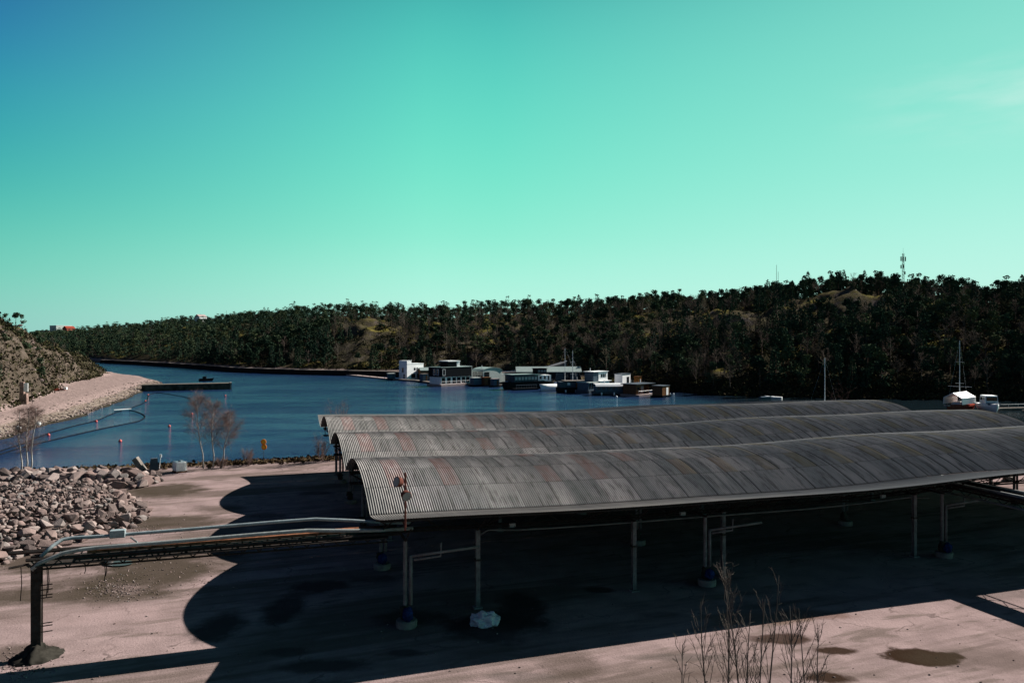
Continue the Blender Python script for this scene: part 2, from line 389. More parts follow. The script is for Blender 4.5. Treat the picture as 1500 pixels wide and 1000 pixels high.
fc = np.stack([idx[:-1,:-1], idx[:-1,1:], idx[1:,1:], idx[1:,:-1]], -1).reshape(-1, 4)
g = np_obj('yard_ground', np.stack([UU, VV, ZZ], -1).reshape(-1, 3), fc, [M_['ground']], smooth=True)
g.rotation_euler = (0, 0, PHI); struct(g)

# ------------------------------------------------------------------ water
def water_mat():
    M = Mat('harbour_water', 0.07, 0.5); M.b.inputs['IOR'].default_value = 1.17
    big = M.noise(.018, 3, M.coord((1, 2.2, 1)), dist=.8); m1 = M.noise(.9, 5, M.coord((.6, 1.5, 1), R(20))); m2 = M.noise(4.2, 3, M.coord((.7, 1.3, 1), R(-12))); m3 = M.noise(.13, 4, M.coord((.6, 1.4, 1)))
    sw = M.n('ShaderNodeSeparateXYZ'); M.L(M.tc.outputs['Object'], sw.inputs[0])   # body colour darkened to the right, standing in for the dark hill's reflection
    M.color(M.mix(M.mr(sw.outputs[0], 28, 66), M.mix(M.mr(big, .35, .65), (.008, .020, .066), (.015, .036, .085)), (.006, .012, .016)))
    h = M.val('ADD', M.val('MULTIPLY', m1, 1.2), M.val('ADD', M.val('MULTIPLY', m2, .5), M.val('MULTIPLY', m3, 1.6)))
    M.bump(h, .5, .30)
    bp = [n for n in M.t.nodes if n.bl_idname == 'ShaderNodeBump'][0]
    sx_ = M.n('ShaderNodeSeparateXYZ'); M.L(M.tc.outputs['Object'], sx_.inputs[0])   # sheltered, calmer water under the right-hand hill
    M.L(M.val('MULTIPLY', M.mr(M.noise(.02, 4, M.coord((1, 3.0, 1)), dist=1.2), .40, .62, .42, .98), M.mr(sx_.outputs[0], 28, 62, 1, .12)), bp.inputs['Strength'])
    return M.m
w = MB(); w.v = [(-6000,-300,0),(6000,-300,0),(6000,9000,0),(-6000,9000,0)]; w.f = [[0,1,2,3]]
wo = w.build('water', water_mat()); wo.location = (0, 0, -1.5); struct(wo)

# ------------------------------------------------------------------ far shores
def interp(x, pts):
    a = np.array(pts, float); return np.interp(x, a[:,0], a[:,1])
YS = [(-400,760),(100,600),(150,520),(250,440),(350,362),(450,336),(560,322),(640,300),(700,290),(830,262),(950,232),(1050,206),(1150,200),(1300,194),(1500,188),(1800,180),(2300,190)]
YR = [(-400,1000),(100,820),(150,740),(300,620),(450,530),(560,490),(750,460),(900,430),(1000,400),(1100,370),(1290,330),(1500,305),(1800,290),(2300,280)]
SKY = [(-400,490),(60,489),(110,485),(150,480),(200,475),(250,471),(300,468),(350,463),(400,458),(450,453),(500,449),(560,448),(650,450),(750,449),(850,447),(900,443),(950,438),(1000,436),(1050,431),(1100,424),(1150,420),(1200,415),(1250,408),(1290,406),(1330,410),(1380,415),(1420,411),(1440,427),(1480,419),(1500,412),(1700,400),(2300,400)]
TH = 8.0
def poly_sd(X, Y, poly):
    """signed distance, positive inside"""
    d = np.full(X.shape, 1e9); ins = np.zeros(X.shape, bool); n = len(poly)
    for i in range(n):
        ax, ay = poly[i]; bx, by = poly[(i+1) % n]
        ex, ey = bx-ax, by-ay; wx, wy = X-ax, Y-ay
        t = np.clip((wx*ex+wy*ey)/(ex*ex+ey*ey), 0, 1); d = np.minimum(d, np.hypot(wx-ex*t, wy-ey*t))
        c = ((ay <= Y) & (by > Y)) | ((by <= Y) & (ay > Y))
        with np.errstate(divide='ignore', invalid='ignore'):
            ins ^= c & (X < (bx-ax)*(Y-ay)/(by-ay if by != ay else 1e-9)+ax)
    return np.where(ins, d, -d)
PA = [(-77.6,111.7),(-82.8,129.6),(-86.8,150),(-91.8,165),(-101,193),(-111.6,222),(-117,240),(-124,262),(-140,285),(-165,315),(-191,345),(-240,420),(-420,520),(-700,500),(-650,0),(-160,72),(-100,90),(-78,102)]
PH = [(-88,112),(-101,146),(-118,185),(-138,224),(-148,255),(-160,288),(-186,325),(-232,400),(-400,480),(-650,450),(-600,40),(-170,92),(-115,100)]
def terrain(X, Y):
    px = 750 + F*X/np.maximum(Y, 1.)
    n1 = vn(X, Y, 34, 1); n2 = vn(X, Y, 9, 2); n3 = vn(X, Y, 3.2, 4, 3)
    # land B, the long wooded hill
    ys = interp(px, YS) + (n1-.5)*8; yr = interp(px, YR); sk = interp(px, SKY)
    zr = CAMZ + (500-sk)*yr/F - TH
    bench = interp(px, [(100,5),(520,6),(600,20),(680,36),(840,34),(900,10),(1000,2),(2300,2)])
    t = (Y-ys-bench)/np.maximum(yr-ys-bench, 20)
    tt = np.clip(t, 0, 1); g = 1-(1-tt)**1.55
    hb = interp(px, [(900,2.3),(1020,1.8)])*sstep(Y-ys, 0, 5) + np.where(t > 0, (zr+1.5-1.0)*g, 0) + (n1-.5)*9*sstep(t, .02, .25)*(1-.4*sstep(t,.8,1)) + (n2-.5)*4.5*sstep(t, .0, .12) + (n3-.5)*.8*sstep(t, 0, .05)
    hb = hb - np.clip(t-1, 0, 10)*9
    # a few bare rock bluffs
    def bluff(p0, t0, wp, wt, hgt): return hgt*np.exp(-((px-p0)/wp)**2-((t-t0)/wt)**2)
    bl = bluff(535,.38,46,.15,1.) + bluff(1050,.50,70,.10,.8) + bluff(1230,.66,100,.10,.8) + bluff(690,.10,30,.06,.6)
    rg_ = 1-np.abs(2*vn(X, Y, 7, 31, 3)-1); rg2 = 1-np.abs(2*vn(X, Y, 17, 33, 2)-1)
    hb = hb + bl*(1.5+5.0*rg2+2.6*rg_) + (n3-.5)*1.6*sstep(t, 0, .05)
    hb = np.where(Y < ys, (Y-ys)*.4, hb)
    hb = np.where((px < 150) & (Y < 520), -8, hb)
    # land A, the beach and bluff on the left
    da = poly_sd(X, Y, PA) + (n2-.5)*3.0; dh = poly_sd(X, Y, PH) + (n1-.5)*10
    ha = np.where(da > 0, np.minimum(da*.32, 1.7)+ .35*n2, da*.4)
    ridge = interp(Y, [(60,27),(150,26),(190,24.5),(220,20),(240,17),(262,12.5),(290,9.5),(340,6),(500,4)])
    ha = ha + np.where(dh > 0, ridge*(1-np.exp(-dh/(6.5+5*n1))) + (n2-.5)*7*sstep(dh, 0, 8) + (n3-.5)*3.0*sstep(dh, 0, 4) + (1-np.abs(2*vn(X, Y, 13, 35, 3)-1)-.5)*4.5*sstep(dh, 0, 6), 0)
    return np.maximum(ha, hb) - 1.5
def land_mat():
    M = Mat('hill_ground', 1.0, 0.0)
    geo = M.n('ShaderNodeNewGeometry'); P = geo.outputs['Position']
    sn = M.n('ShaderNodeSeparateXYZ'); M.L(geo.outputs['Normal'], sn.inputs[0])
    sp = M.n('ShaderNodeSeparateXYZ'); M.L(P, sp.inputs[0])
    a = M.noise(.045, 6, P); b = M.noise(.35, 7, P); c = M.noise(1.6, 6, P)
    veg = M.mix(M.mr(a, .38, .62), (.030,.027,.018), (.060,.052,.022))
    veg = M.mix(M.mr(b, .42, .64), veg, (.058,.047,.034))
    veg = M.mix(M.mr(c, .52, .68, 0, .7), veg, (.035,.040,.020))
    rock = M.mix(M.mr(b, .3, .7), (.060,.050,.046), (.200,.165,.150))
    rock = M.mix(M.mr(c, .5, .66, 0, .8), rock, (.048,.042,.038))
    lb = M.val('MULTIPLY', M.mr(sp.outputs[0], -60, -90), M.mr(sp.outputs[1], 460, 400))
    brown = M.mix(M.mr(M.noise(.22, 7, P, .65), .36, .62), (.030,.024,.015), (.070,.053,.040))
    rock = M.mix(M.val('MULTIPLY', lb, .8), rock, brown)
    steep = M.mr(M.val('ADD', sn.outputs[2], M.val('MULTIPLY', M.val('SUBTRACT', b, .5), 1.3)), .86, .68)
    col = M.mix(steep, veg, rock)
    moss = M.val('MULTIPLY', M.mr(a, .50, .60), M.mr(sn.outputs[2], .86, .95))
    col = M.mix(M.val('MULTIPLY', moss, .6), col, (.150,.128,.030))
    # beach: pinkish sand and gravel low down
    low = M.mr(M.val('ADD', sp.outputs[2], M.val('MULTIPLY', M.val('SUBTRACT', b, .5), 1.2)), 1.3, .75)
    left = M.mr(sp.outputs[0], -70, -76)
    # pale made ground behind the house boats
    bx = M.val('MULTIPLY', M.mr(sp.outputs[0], -70, -50), M.mr(sp.outputs[0], 32, 18))
    sand = M.mix(M.mr(c, .4, .65), (.24,.175,.165), (.19,.145,.13))
    shore = M.mr(M.val('ADD', sp.outputs[2], M.val('MULTIPLY', M.val('SUBTRACT', c, .5), .9)), -.12, -.45)
    sand = M.mix(shore, sand, M.mix(M.mr(c, .42, .6), (.11,.085,.068), (.20,.165,.14)))
    col = M.mix(M.val('MULTIPLY', low, M.val('MAXIMUM', left, M.val('MULTIPLY', bx, .6))), col, sand)
    wet = M.mr(M.val('ADD', sp.outputs[2], M.val('MULTIPLY', M.val('SUBTRACT', c, .5), .6)), -1.0, -1.25)
    col = M.mix(wet, col, (.03,.026,.02))
    M.color(col); M.bump(M.val('ADD', b, c), .9, .5); return M.m
M_['land'] = land_mat()
def sheet(xs, ys, name):
    XX, YY = np.meshgrid(xs, ys); HH = terrain(XX, YY); a_, b_ = XX.shape; ii = np.arange(a_*b_).reshape(a_, b_)
    f = np.stack([ii[:-1,:-1], ii[:-1,1:], ii[1:,1:], ii[1:,:-1]], -1).reshape(-1, 4)
    hz = HH.ravel(); keep = (hz[f] > -4.5).any(1)
    o = np_obj(name, np.stack([XX, YY, HH], -1).reshape(-1, 3), f[keep], [M_['land']], smooth=True)
    return struct(o)
xs_ = np.concatenate([np.arange(-640, -210, 4.), np.arange(-210, 260, 1.6), np.arange(260, 520, 4.)])
ys_ = np.concatenate([np.arange(90, 480, 1.6), np.arange(480, 1000, 4.)])
sheet(xs_, ys_, 'hills')

# ------------------------------------------------------------------ trees on the hills
rng = np.random.default_rng(7)
def leafcards(cent, size, rng, flat=0.0):
    n = len(cent); nrm = rng.normal(size=(n,3)); nrm[:,2] = nrm[:,2]*(1-flat)+flat*1.6
    nrm /= np.linalg.norm(nrm, axis=1)[:,None]
    a = np.cross(nrm, rng.normal(size=(n,3))); a /= np.linalg.norm(a, axis=1)[:,None]+1e-9; b = np.cross(nrm, a)
    s = (size*rng.uniform(.6, 1.35, n))[:,None] if np.isscalar(size) else size[:,None]
    v = np.stack([cent-a*s*.5-b*s*.35, cent+a*s*.5-b*s*.28, cent+a*s*.4+b*s*.36, cent-a*s*.35+b*s*.32], 1).reshape(-1,3)
    return v, np.arange(4*n).reshape(n,4)
def tri_tube(pts, rads):
    v = []; f = []; pts = [np.array(p, float) for p in pts]
    for i, p in enumerate(pts):
        d = pts[min(i+1,len(pts)-1)]-pts[max(i-1,0)]; d /= np.linalg.norm(d)+1e-9
        a = np.cross(d, [.3,.9,.2]) if abs(d[2]) > .7 else np.cross(d, [0,0,1.]); a /= np.linalg.norm(a)+1e-9; b = np.cross(d, a)
        for k in range(3):
            t = 2.094*k; v.append(p+(a*math.cos(t)+b*math.sin(t))*rads[i])
    for i in range(len(pts)-1):
        for k in range(3): f.append([i*3+k, i*3+(k+1)%3, i*3+3+(k+1)%3, i*3+3+k])
    return np.array(v), np.array(f)
def merge(parts):
    vv = []; ff = []; o = 0
    for v, f in parts: vv.append(v); ff.append(f+o); o += len(v)
    return np.concatenate(vv), np.concatenate(ff)
def spruce(seed, n=430):
    r = np.random.default_rng(seed); H = r.uniform(8.5, 11); Rm = r.uniform(1.7, 2.5)
    k = r.integers(9, 12); t = r.uniform(0, 1, n)**1.25; t = (np.floor(t*k)+r.uniform(0,1.0,n))/k
    an = r.uniform(0, 6.283, n); lob = 1+.22*np.sin(an*3+seed)+.2*r.normal(size=n)
    rad = Rm*(1-t)**.62*lob*np.sqrt(r.uniform(.25, 1, n))+.1
    c = np.stack([rad*np.cos(an), rad*np.sin(an), H*(.10+.90*t)-rad*.22], 1)
    return tri_tube([(0,0,-.8),(0,0,H*.5),(0,0,H*.97)], [.16,.1,.03]), leafcards(c, .52*(1.2-.5*t), r, .1), H
def pine(seed, n=460):
    r = np.random.default_rng(seed); H = r.uniform(7, 10); lean = r.normal(size=2)*.35
    tr = [tri_tube([(0,0,-.8),(lean[0]*.4,lean[1]*.4,H*.5),(lean[0],lean[1],H*.93)], [.18,.13,.05])]
    nb = r.integers(7, 12); cs = []
    for i in range(nb):
        z = H*(r.uniform(.30, .95) if i else .93); a = r.uniform(0, 6.283); d = r.uniform(.4, 1.9)*(1.15-.7*(z/H-.4)/.6)
        if i == 0: d = .1
        p = np.array([lean[0]*z/H+math.cos(a)*d, lean[1]*z/H+math.sin(a)*d, z])
        tr.append(tri_tube([(lean[0]*z/H, lean[1]*z/H, z-.7), p], [.06,.03]))
        m = n//nb; q = r.normal(size=(m,3)); q /= np.linalg.norm(q, axis=1)[:,None]; q *= (r.uniform(0,1,m)**.4)[:,None]
        cs.append(p+q*np.array([1.3,1.3,.85])*r.uniform(.75,1.2))
    c = np.concatenate(cs)
    return merge(tr), leafcards(c, .46, r, .1), H
def barecrown(seed, H=8.5, n1=14, n2=5, n3=4, w=.03, spread=.55):
    r = np.random.default_rng(seed); lean = r.normal(size=2)*.25; segs = []; tw = []
    trunk = [(0,0,-.6),(lean[0]*.3,lean[1]*.3,H*.35),(lean[0]*.6,lean[1]*.6,H*.65),(lean[0],lean[1],H*.97)]
    tk = tri_tube(trunk, [.11,.085,.055,.015])
    for i in range(n1):
        z = H*r.uniform(.28, .92); b0 = np.array([lean[0]*z/H, lean[1]*z/H, z]); a = r.uniform(0, 6.283)
        L = H*spread*(1.05-z/H)*r.uniform(.6, 1.1)+.4; d = np.array([math.cos(a)*.75, math.sin(a)*.75, r.uniform(.5, 1.1)]); d /= np.linalg.norm(d)
        b1 = b0+d*L*.5; b2 = b0+d*L+np.array([0,0,.12*L]); segs.append(tri_tube([b0,b1,b2], [w*1.3, w, w*.5]))
        for j in range(n2):
            s = r.uniform(.25, 1); q0 = b0+(b2-b0)*s; e = d+r.normal(size=3)*.55; e[2] = abs(e[2])*.8+.1; e /= np.linalg.norm(e); l = L*.42*r.uniform(.5,1.2)
            q1 = q0+e*l; segs.append(tri_tube([q0,q1],[w*.55,w*.28]))
            for k in range(n3):
                s2 = r.uniform(.2, 1); p0 = q0+(q1-q0)*s2; g_ = e+r.normal(size=3)*.7; g_ /= np.linalg.norm(g_); tw.append(tri_tube([p0,p0+g_*l*.55*r.uniform(.4,1.1)],[w*.32,w*.18]))
    return tk, merge(segs+tw), H
KIND = {}
for kname, fn, mt, cnt in (('spruce', spruce, 'spruce', 5), ('pine', pine, 'pine', 6), ('bare', lambda s: barecrown(s, 8.0, 17, 6, 4, .034, .46), 'bare', 5)):
    KIND[kname] = [fn(100+i*13) for i in range(cnt)]
# candidate places
cand = []
NC = 90000
Yc = rng.uniform(105, 860, NC); pxc = rng.uniform(-140, 1680, NC); Xc = (pxc-750)/F*Yc
acc = rng.uniform(0, 1, NC) < Yc/860; Xc, Yc, pxc = Xc[acc], Yc[acc], pxc[acc]
Hc = terrain(Xc, Yc); ysb = interp(pxc, YS); yrb = interp(pxc, YR)
bench = interp(pxc, [(100,5),(520,6),(600,20),(680,36),(840,34),(900,10),(1000,2),(2300,2)])
tb = (Yc-ysb-bench)/np.maximum(yrb-ysb-bench, 20)
dhp = poly_sd(Xc, Yc, PH); dn = vn(Xc, Yc, 26, 11, 3); kn = vn(Xc, Yc, 40, 12, 3)
cell = {}
for i in range(len(Xc)):
    isA = dhp[i] > 0
    if not isA and (tb[i] < -.005 or tb[i] > 1.12 or (pxc[i] < 150 and Yc[i] < 540)): continue
    dens = 1.0; t = tb[i]; p = pxc[i]
    if isA: dens = .14 if dhp[i] < 16 else .9
    else:
        def patch(p0, t0, wp, wt): return math.exp(-((p-p0)/wp)**2-((t-t0)/wt)**2)
        dens -= 1.25*patch(532,.34,44,.24) + 1.3*patch(1050,.46,85,.13) + 1.4*patch(1240,.63,110,.13) + .3*patch(760,.55,60,.10)+ .9*patch(690,.06,90,.10) + .7*patch(460,.10,140,.10) + 1.0*patch(1470,.42,45,.09) + .8*patch(1170,.22,40,.07) + .8*patch(930,.55,40,.1)
        if dn[i] < .30: dens -= .35
    if rng.uniform() > dens: continue
    sp_ = 3.5 if Yc[i] < 420 else 4.6
    key = (int(Xc[i]//sp_), int(Yc[i]//sp_))
    if any((key[0]+a, key[1]+b) in cell and math.hypot(cell[(key[0]+a,key[1]+b)][0]-Xc[i], cell[(key[0]+a,key[1]+b)][1]-Yc[i]) < sp_*.72 for a in (-1,0,1) for b in (-1,0,1)): continue
    cell[key] = (Xc[i], Yc[i])
    bare_p = .30 if not isA else .35
    if not isA:
        if 500 < p < 1100 and t < .7: bare_p = .58
        if p < 480: bare_p = .12
        if t > .75: bare_p = .10
        if 480 < p < 620 and t < .5: bare_p = .5
    x = rng.uniform()
    k = 'bare' if x < bare_p else ('spruce' if kn[i] + rng.normal()*.12 > (.60 if t < .68 else .74) else 'pine')
    s = rng.uniform(.74, 1.32)*(.66 if isA else 1)*(.92 if t > .8 else 1)
    if isA: s *= (.8 if k == 'pine' else .6)
    cand.append((Xc[i], Yc[i], Hc[i]-.2, k, int(rng.integers(0, len(KIND[k]))), rng.uniform(0, 6.28), s, rng.uniform(), isA, p))
# apparent size decides which stand as trees of their own
inview = [c for c in cand if -5 < c[9] < 1505]
inview.sort(key=lambda c: -c[6]*(.8 if c[3] == 'bare' else 1)/c[1])
single = set(id(c) for c in inview[:285])
protos = {}
LAB = {'pine': ('pine_tree', 'round-topped dark green pine on the wooded hillside across the water', 'pine tree'),
       'spruce': ('spruce_tree', 'pointed dark spruce on the wooded hillside across the water', 'spruce tree'),
       'bare': ('bare_tree', 'leafless grey-brown tree on the wooded hillside across the water', 'tree')}
LABA = {'pine': 'small pine growing on the rocky bluff above the left beach', 'spruce': 'small dark spruce growing on the rocky bluff above the left beach', 'bare': 'leafless bush-like tree on the rocky bluff above the left beach'}
batch = {'v': [], 'f': [], 'm': [], 't': []}; off = 0
for c in cand:
    X, Y, Z, k, vi, rz, s, tint, isA, p = c
    (tv, tf), (lv, lf), H_ = KIND[k][vi]
    if id(c) in single:
        key = (k, vi)
        if key not in protos:
            root = thing(LAB[k][0], LAB[k][1], LAB[k][2], (0,0,0))
            np_obj('trunk', tv, tf, [M_['trunk' if k != 'bare' else 'bare']], parent=root)
            np_obj('crown', lv, lf, [M_[k if k != 'bare' else 'bare']], parent=root)
            protos[key] = root; root.location = (X, Y, Z); root.rotation_euler = (0,0,rz); root.scale = (s,)*3; o = root
        else: o = dup(protos[key], (X, Y, Z), rz, s)
        if isA: o['label'] = LABA[k]; o['group'] = k + ' trees on the left bluff'
        else: o['label'] = LAB[k][1]; o['group'] = k + ' trees on the far hillside'
    else:
        cs, sn = math.cos(rz)*s, math.sin(rz)*s
        for (v, f), mi in (((tv, tf), 0), ((lv, lf), {'spruce': 1, 'pine': 2, 'bare': 3}[k])):
            if mi == 0 and Y > 430: continue
            if mi == 0 and k == 'bare': mi = 3
            if Y > 420 and mi: f = f[::2]; 
            ff = f.ravel(); vsel = v[ff] if (Y > 420 and mi) else v
            w_ = np.empty_like(vsel); w_[:,0] = vsel[:,0]*cs-vsel[:,1]*sn+X; w_[:,1] = vsel[:,0]*sn+vsel[:,1]*cs+Y; w_[:,2] = vsel[:,2]*s+Z
            f2 = np.arange(len(vsel)).reshape(-1,4) if (Y > 420 and mi) else f
            batch['v'].append(w_); batch['f'].append(f2+off); batch['m'].append(np.full(len(f2), mi)); batch['t'].append(np.full(len(w_), tint)); off += len(w_)
fo = np_obj('forest', np.concatenate(batch['v']), np.concatenate(batch['f']), [M_['trunk'], M_['spruce'], M_['pine'], M_['bare']], np.concatenate(batch['m']), attr=np.concatenate(batch['t']))
tag(fo, 'dense dark conifer and bare wood covering the hills beyond the water', 'forest', kind='stuff')
print('TREES', len(cand), 'faces', sum(len(x) for x in batch['f']))
# low scrub on the left bluff and the shore slopes, one mass
sx = rng.uniform(-260, -85, 60000); sy = rng.uniform(100, 420, 60000); dd = poly_sd(sx, sy, PH); ok = (dd > -1.5) & (dd < 60) & (vn(sx, sy, 5, 21, 5) > .34)
sx, sy = sx[ok], sy[ok]
qx = rng.uniform(350, 1560, 16000); qY = interp(qx, YS)+interp(qx, [(100,5),(520,6),(600,20),(680,36),(840,34),(900,10),(1000,2),(2300,2)])+rng.uniform(0, 60, 16000)**1.0
qx2 = rng.uniform(950, 1640, 9000); qx = np.concatenate([qx, qx2]); qY = np.concatenate([qY, interp(qx2, YS)+rng.uniform(-1, 9, 9000)])
kx = (qx-750)/F*qY; ok = (vn(kx, qY, 8, 22) > .40) | (np.arange(len(qx)) >= 16000); sx = np.concatenate([sx, kx[ok]]); sy = np.concatenate([sy, qY[ok]])
sz = terrain(sx, sy); vv = []; ff = []; tt_ = []; off = 0
for j in range(len(sx)):
    n = 7; c = np.array([sx[j], sy[j], sz[j]])+rng.normal(size=(n,3))*np.array([.6,.6,.25])+np.array([0,0,.35]); v, f = leafcards(c, .5, rng, .2)
    vv.append(v); ff.append(f+off); off += len(v); tt_.append(np.full(len(v), rng.uniform()))
M_['scrub'] = leaf_mat('scrub_leaves', [(0, (.040,.032,.022)), (.35, (.026,.030,.015)), (.7, (.060,.045,.030)), (1, (.042,.044,.016))])
su = np_obj('scrub', np.concatenate(vv), np.concatenate(ff), [M_['scrub']], attr=np.concatenate(tt_)); tag(su, 'low brown and olive scrub over the rocky slopes', 'scrub', kind='stuff')

# ------------------------------------------------------------------ the open sheds
U0, U1, V0, SPAN, NV = 4.6, 68.9, 37.0, 13.2, 3
ZV, RISE, PITCH = 4.9, 1.65, 0.123
def sag(u): return -0.34*math.exp(-((u-26)/13)**2) + .05*math.sin(u*.33) - .03
def roof_mat():
    M = Mat('corrugated_cement_sheet', 0.72, 0.25)
    uv = M.n('ShaderNodeUVMap'); uv.uv_map = 'sheet'; sp = M.n('ShaderNodeSeparateXYZ'); M.L(uv.outputs[0], sp.inputs[0])
    U, S_ = sp.outputs[0], sp.outputs[1]
    def wn(a, b, k):
        cx = M.n('ShaderNodeCombineXYZ'); M.L(a, cx.inputs[0]); M.L(b, cx.inputs[1]); cx.inputs[2].default_value = k
        w_ = M.n('ShaderNodeTexWhiteNoise', noise_dimensions='3D'); M.L(cx.outputs[0], w_.inputs[0]); return w_.outputs['Value']
    row = M.val('FLOOR', M.val('DIVIDE', S_, 2.31)); colu = M.val('FLOOR', M.val('DIVIDE', U, .984))
    rnd = wn(colu, row, 1.0); rn2 = wn(M.val('FLOOR', M.val('DIVIDE', U, .369)), row, 4.0)
    v2 = M.n('ShaderNodeCombineXYZ'); M.L(U, v2.inputs[0]); M.L(M.val('MULTIPLY', S_, .35), v2.inputs[1])
    n1 = M.noise(.35, 6, v2.outputs[0]); n2 = M.noise(2.2, 6, v2.outputs[0]); n3 = M.noise(.09, 4, v2.outputs[0])
    col = M.mix(rnd, (.255, .240, .228), (.40, .372, .352))
    col = M.mix(M.mr(n1, .38, .68, 0, .75), col, (.15, .155, .145))
    col = M.mix(M.mr(n2, .5, .72, 0, .55), col, (.11, .112, .105))
    col = M.mix(M.mr(rn2, .62, .95, 0, .35), col, (.13, .135, .13))
    cs_ = M.val('FRACT', M.val('DIVIDE', U, .984)); seam = M.val('MULTIPLY', M.mr(cs_, .16, .02), M.mr(wn(colu, row, 14.), .15, .75))
    col = M.mix(M.val('MULTIPLY', seam, M.mr(U, 8, 30, .45, .85)), col, (.045, .045, .043))
    v3 = M.n('ShaderNodeCombineXYZ'); M.L(M.val('MULTIPLY', U, 3.2), v3.inputs[0]); M.L(M.val('MULTIPLY', S_, .45), v3.inputs[1])
    n5 = M.noise(1.0, 6, v3.outputs[0], .65)
    col = M.mix(M.mr(n5, .50, .70, 0, .7), col, (.085, .078, .070)); col = M.mix(M.mr(n5, .42, .28, 0, .45), col, (.36, .33, .31))
    # colour darkens towards the far end, painting in the shaded sides of the corrugation
    far = M.mr(M.val('ADD', U, M.val('MULTIPLY', M.val('SUBTRACT', n1, .5), 18)), 12, 34)
    col = M.mix(M.val('MULTIPLY', far, .66), col, (.110, .124, .134))
    col = M.mix(M.val('MULTIPLY', M.mr(n5, .46, .66), M.val('MULTIPLY', far, .55)), col, (.05, .05, .048)); col = M.mix(M.val('MULTIPLY', seam, M.val('MULTIPLY', far, .8)), col, (.03, .03, .03))
    col = M.mix(M.val('MULTIPLY', M.val('GREATER_THAN', S_, 40.0), .8), col, M.mix(far, (.13, .125, .118), (.062, .068, .074)))
    # red-brown translucent sheets every few metres in the middle rows
    per = M.val('MODULO', M.val('ADD', colu, M.val('MULTIPLY', row, 0)), 3)
    mid = M.val('MULTIPLY', M.val('GREATER_THAN', row, .5), M.val('LESS_THAN', row, 4.5))
    red = M.val('MULTIPLY', M.val('MULTIPLY', M.val('LESS_THAN', per, .5), mid), M.val('GREATER_THAN', M.val('ADD', wn(colu, row, 9.), M.val('MULTIPLY', M.val('GREATER_THAN', row, 1.5), -.45)), .15))
    red = M.val('MULTIPLY', red, M.mr(n2, .30, .62, .35, .95))
    col = M.mix(M.val('MULTIPLY', red, .55), col, M.mix(far, (.27, .15, .135), (.12, .105, .055)))
    # lap lines between rows of sheets
    lap = M.val('LESS_THAN', M.val('FRACT', M.val('DIVIDE', S_, 2.31)), .035)
    col = M.mix(M.val('MULTIPLY', lap, .55), col, (.07, .07, .068))
    yel = M.val('MULTIPLY', M.val('MULTIPLY', M.mr(cs_, .55, .75), M.val('LESS_THAN', per, .5)), M.val('MULTIPLY', M.val('GREATER_THAN', row, .5), M.val('LESS_THAN', row, 2.5)))
    yel = M.val('MULTIPLY', yel, M.mr(wn(colu, row, 31.), .3, .8))
    col = M.mix(M.val('MULTIPLY', M.val('MULTIPLY', yel, far), .5), col, (.24, .215, .155))
    M.color(col); M.b.inputs['Specular IOR Level'].default_value = 0; M.b.inputs['Roughness'].default_value = .9; M.bump(n2, .25, .02); return M.m
M_['roof'] = roof_mat()
shed = thing('open_shed', 'long open-sided shed with three grey corrugated barrel vaults side by side on thin steel columns', 'shed', UV(0, 0, 0), PHI)
def corrugated(name, prof, label=None, amp=.025):
    """prof: list of (v, z, nv, nz, s) along the section"""
    n = int((U1-U0)/PITCH)*8; u = U0+np.arange(n+1)*PITCH/8; wv = amp*np.cos(2*np.pi*(u-U0)/PITCH)
    lift = np.array([sag(x) for x in u]); p = np.array(prof); m = len(prof)
    V = np.zeros((n+1, m, 3)); V[:,:,0] = u[:,None]
    V[:,:,1] = p[None,:,0]+wv[:,None]*p[None,:,2]
    # every row of sheets laps 2 cm over the next one down
    V[:,:,2] = p[None,:,1]+wv[:,None]*p[None,:,3]+lift[:,None]
    ii = np.arange((n+1)*m).reshape(n+1, m); f = np.stack([ii[:-1,:-1], ii[1:,:-1], ii[1:,1:], ii[:-1,1:]], -1).reshape(-1,4)
    o = np_obj(name, V.reshape(-1,3), f, [M_['roof']], parent=shed, smooth=True)
    uvl = o.data.uv_layers.new(name='sheet'); q = np.stack([np.repeat(u, m), np.tile(p[:,4], n+1)], -1)
    uvl.data.foreach_set('uv', q[f.ravel()].astype(np.float32).ravel())
    if label: o['label'] = label
    return o
NSEG = 26
def vault_prof(v0):
    P = []; s = 0
    for i in range(NSEG+1):
        x = -1+2*i/NSEG; v = v0+SPAN/2*(1+x); z = ZV+RISE*(1-x*x); dz = -2*RISE*x/(SPAN/2); L = math.hypot(1, dz)
        if P: s += math.hypot(v-P[-1][0], z-P[-1][1])
        P.append((v, z, -dz/L, 1/L, s))
    return P
for i, lb in enumerate(('nearest of the three grey corrugated vault roofs', 'middle of the three grey corrugated vault roofs', 'farthest vault roof, next to the water')):
    corrugated('vault_roof', vault_prof(V0+SPAN*i), lb)
def canopy_prof(vv, sgn):
    P = []; s = 0; W_, Hh = 4.6, .82
    for i in range(11):
        t = i/10; v = vv+sgn*W_*t; z = ZV-.02+Hh*t**1.4; dz = Hh*1.4*t**.4/W_*sgn; L = math.hypot(1, dz)
        if P: s += math.hypot(v-P[-1][0], z-P[-1][1])
        P.append((v, z, -dz/L, 1/L, s+20*2.31))
    return P
corrugated('canopy_roof', canopy_prof(V0, -1), 'narrow upswept canopy along the near side of the shed', amp=.016)
corrugated('canopy_roof', canopy_prof(V0+SPAN*NV, 1), 'narrow upswept canopy along the water side of the shed', amp=.016)
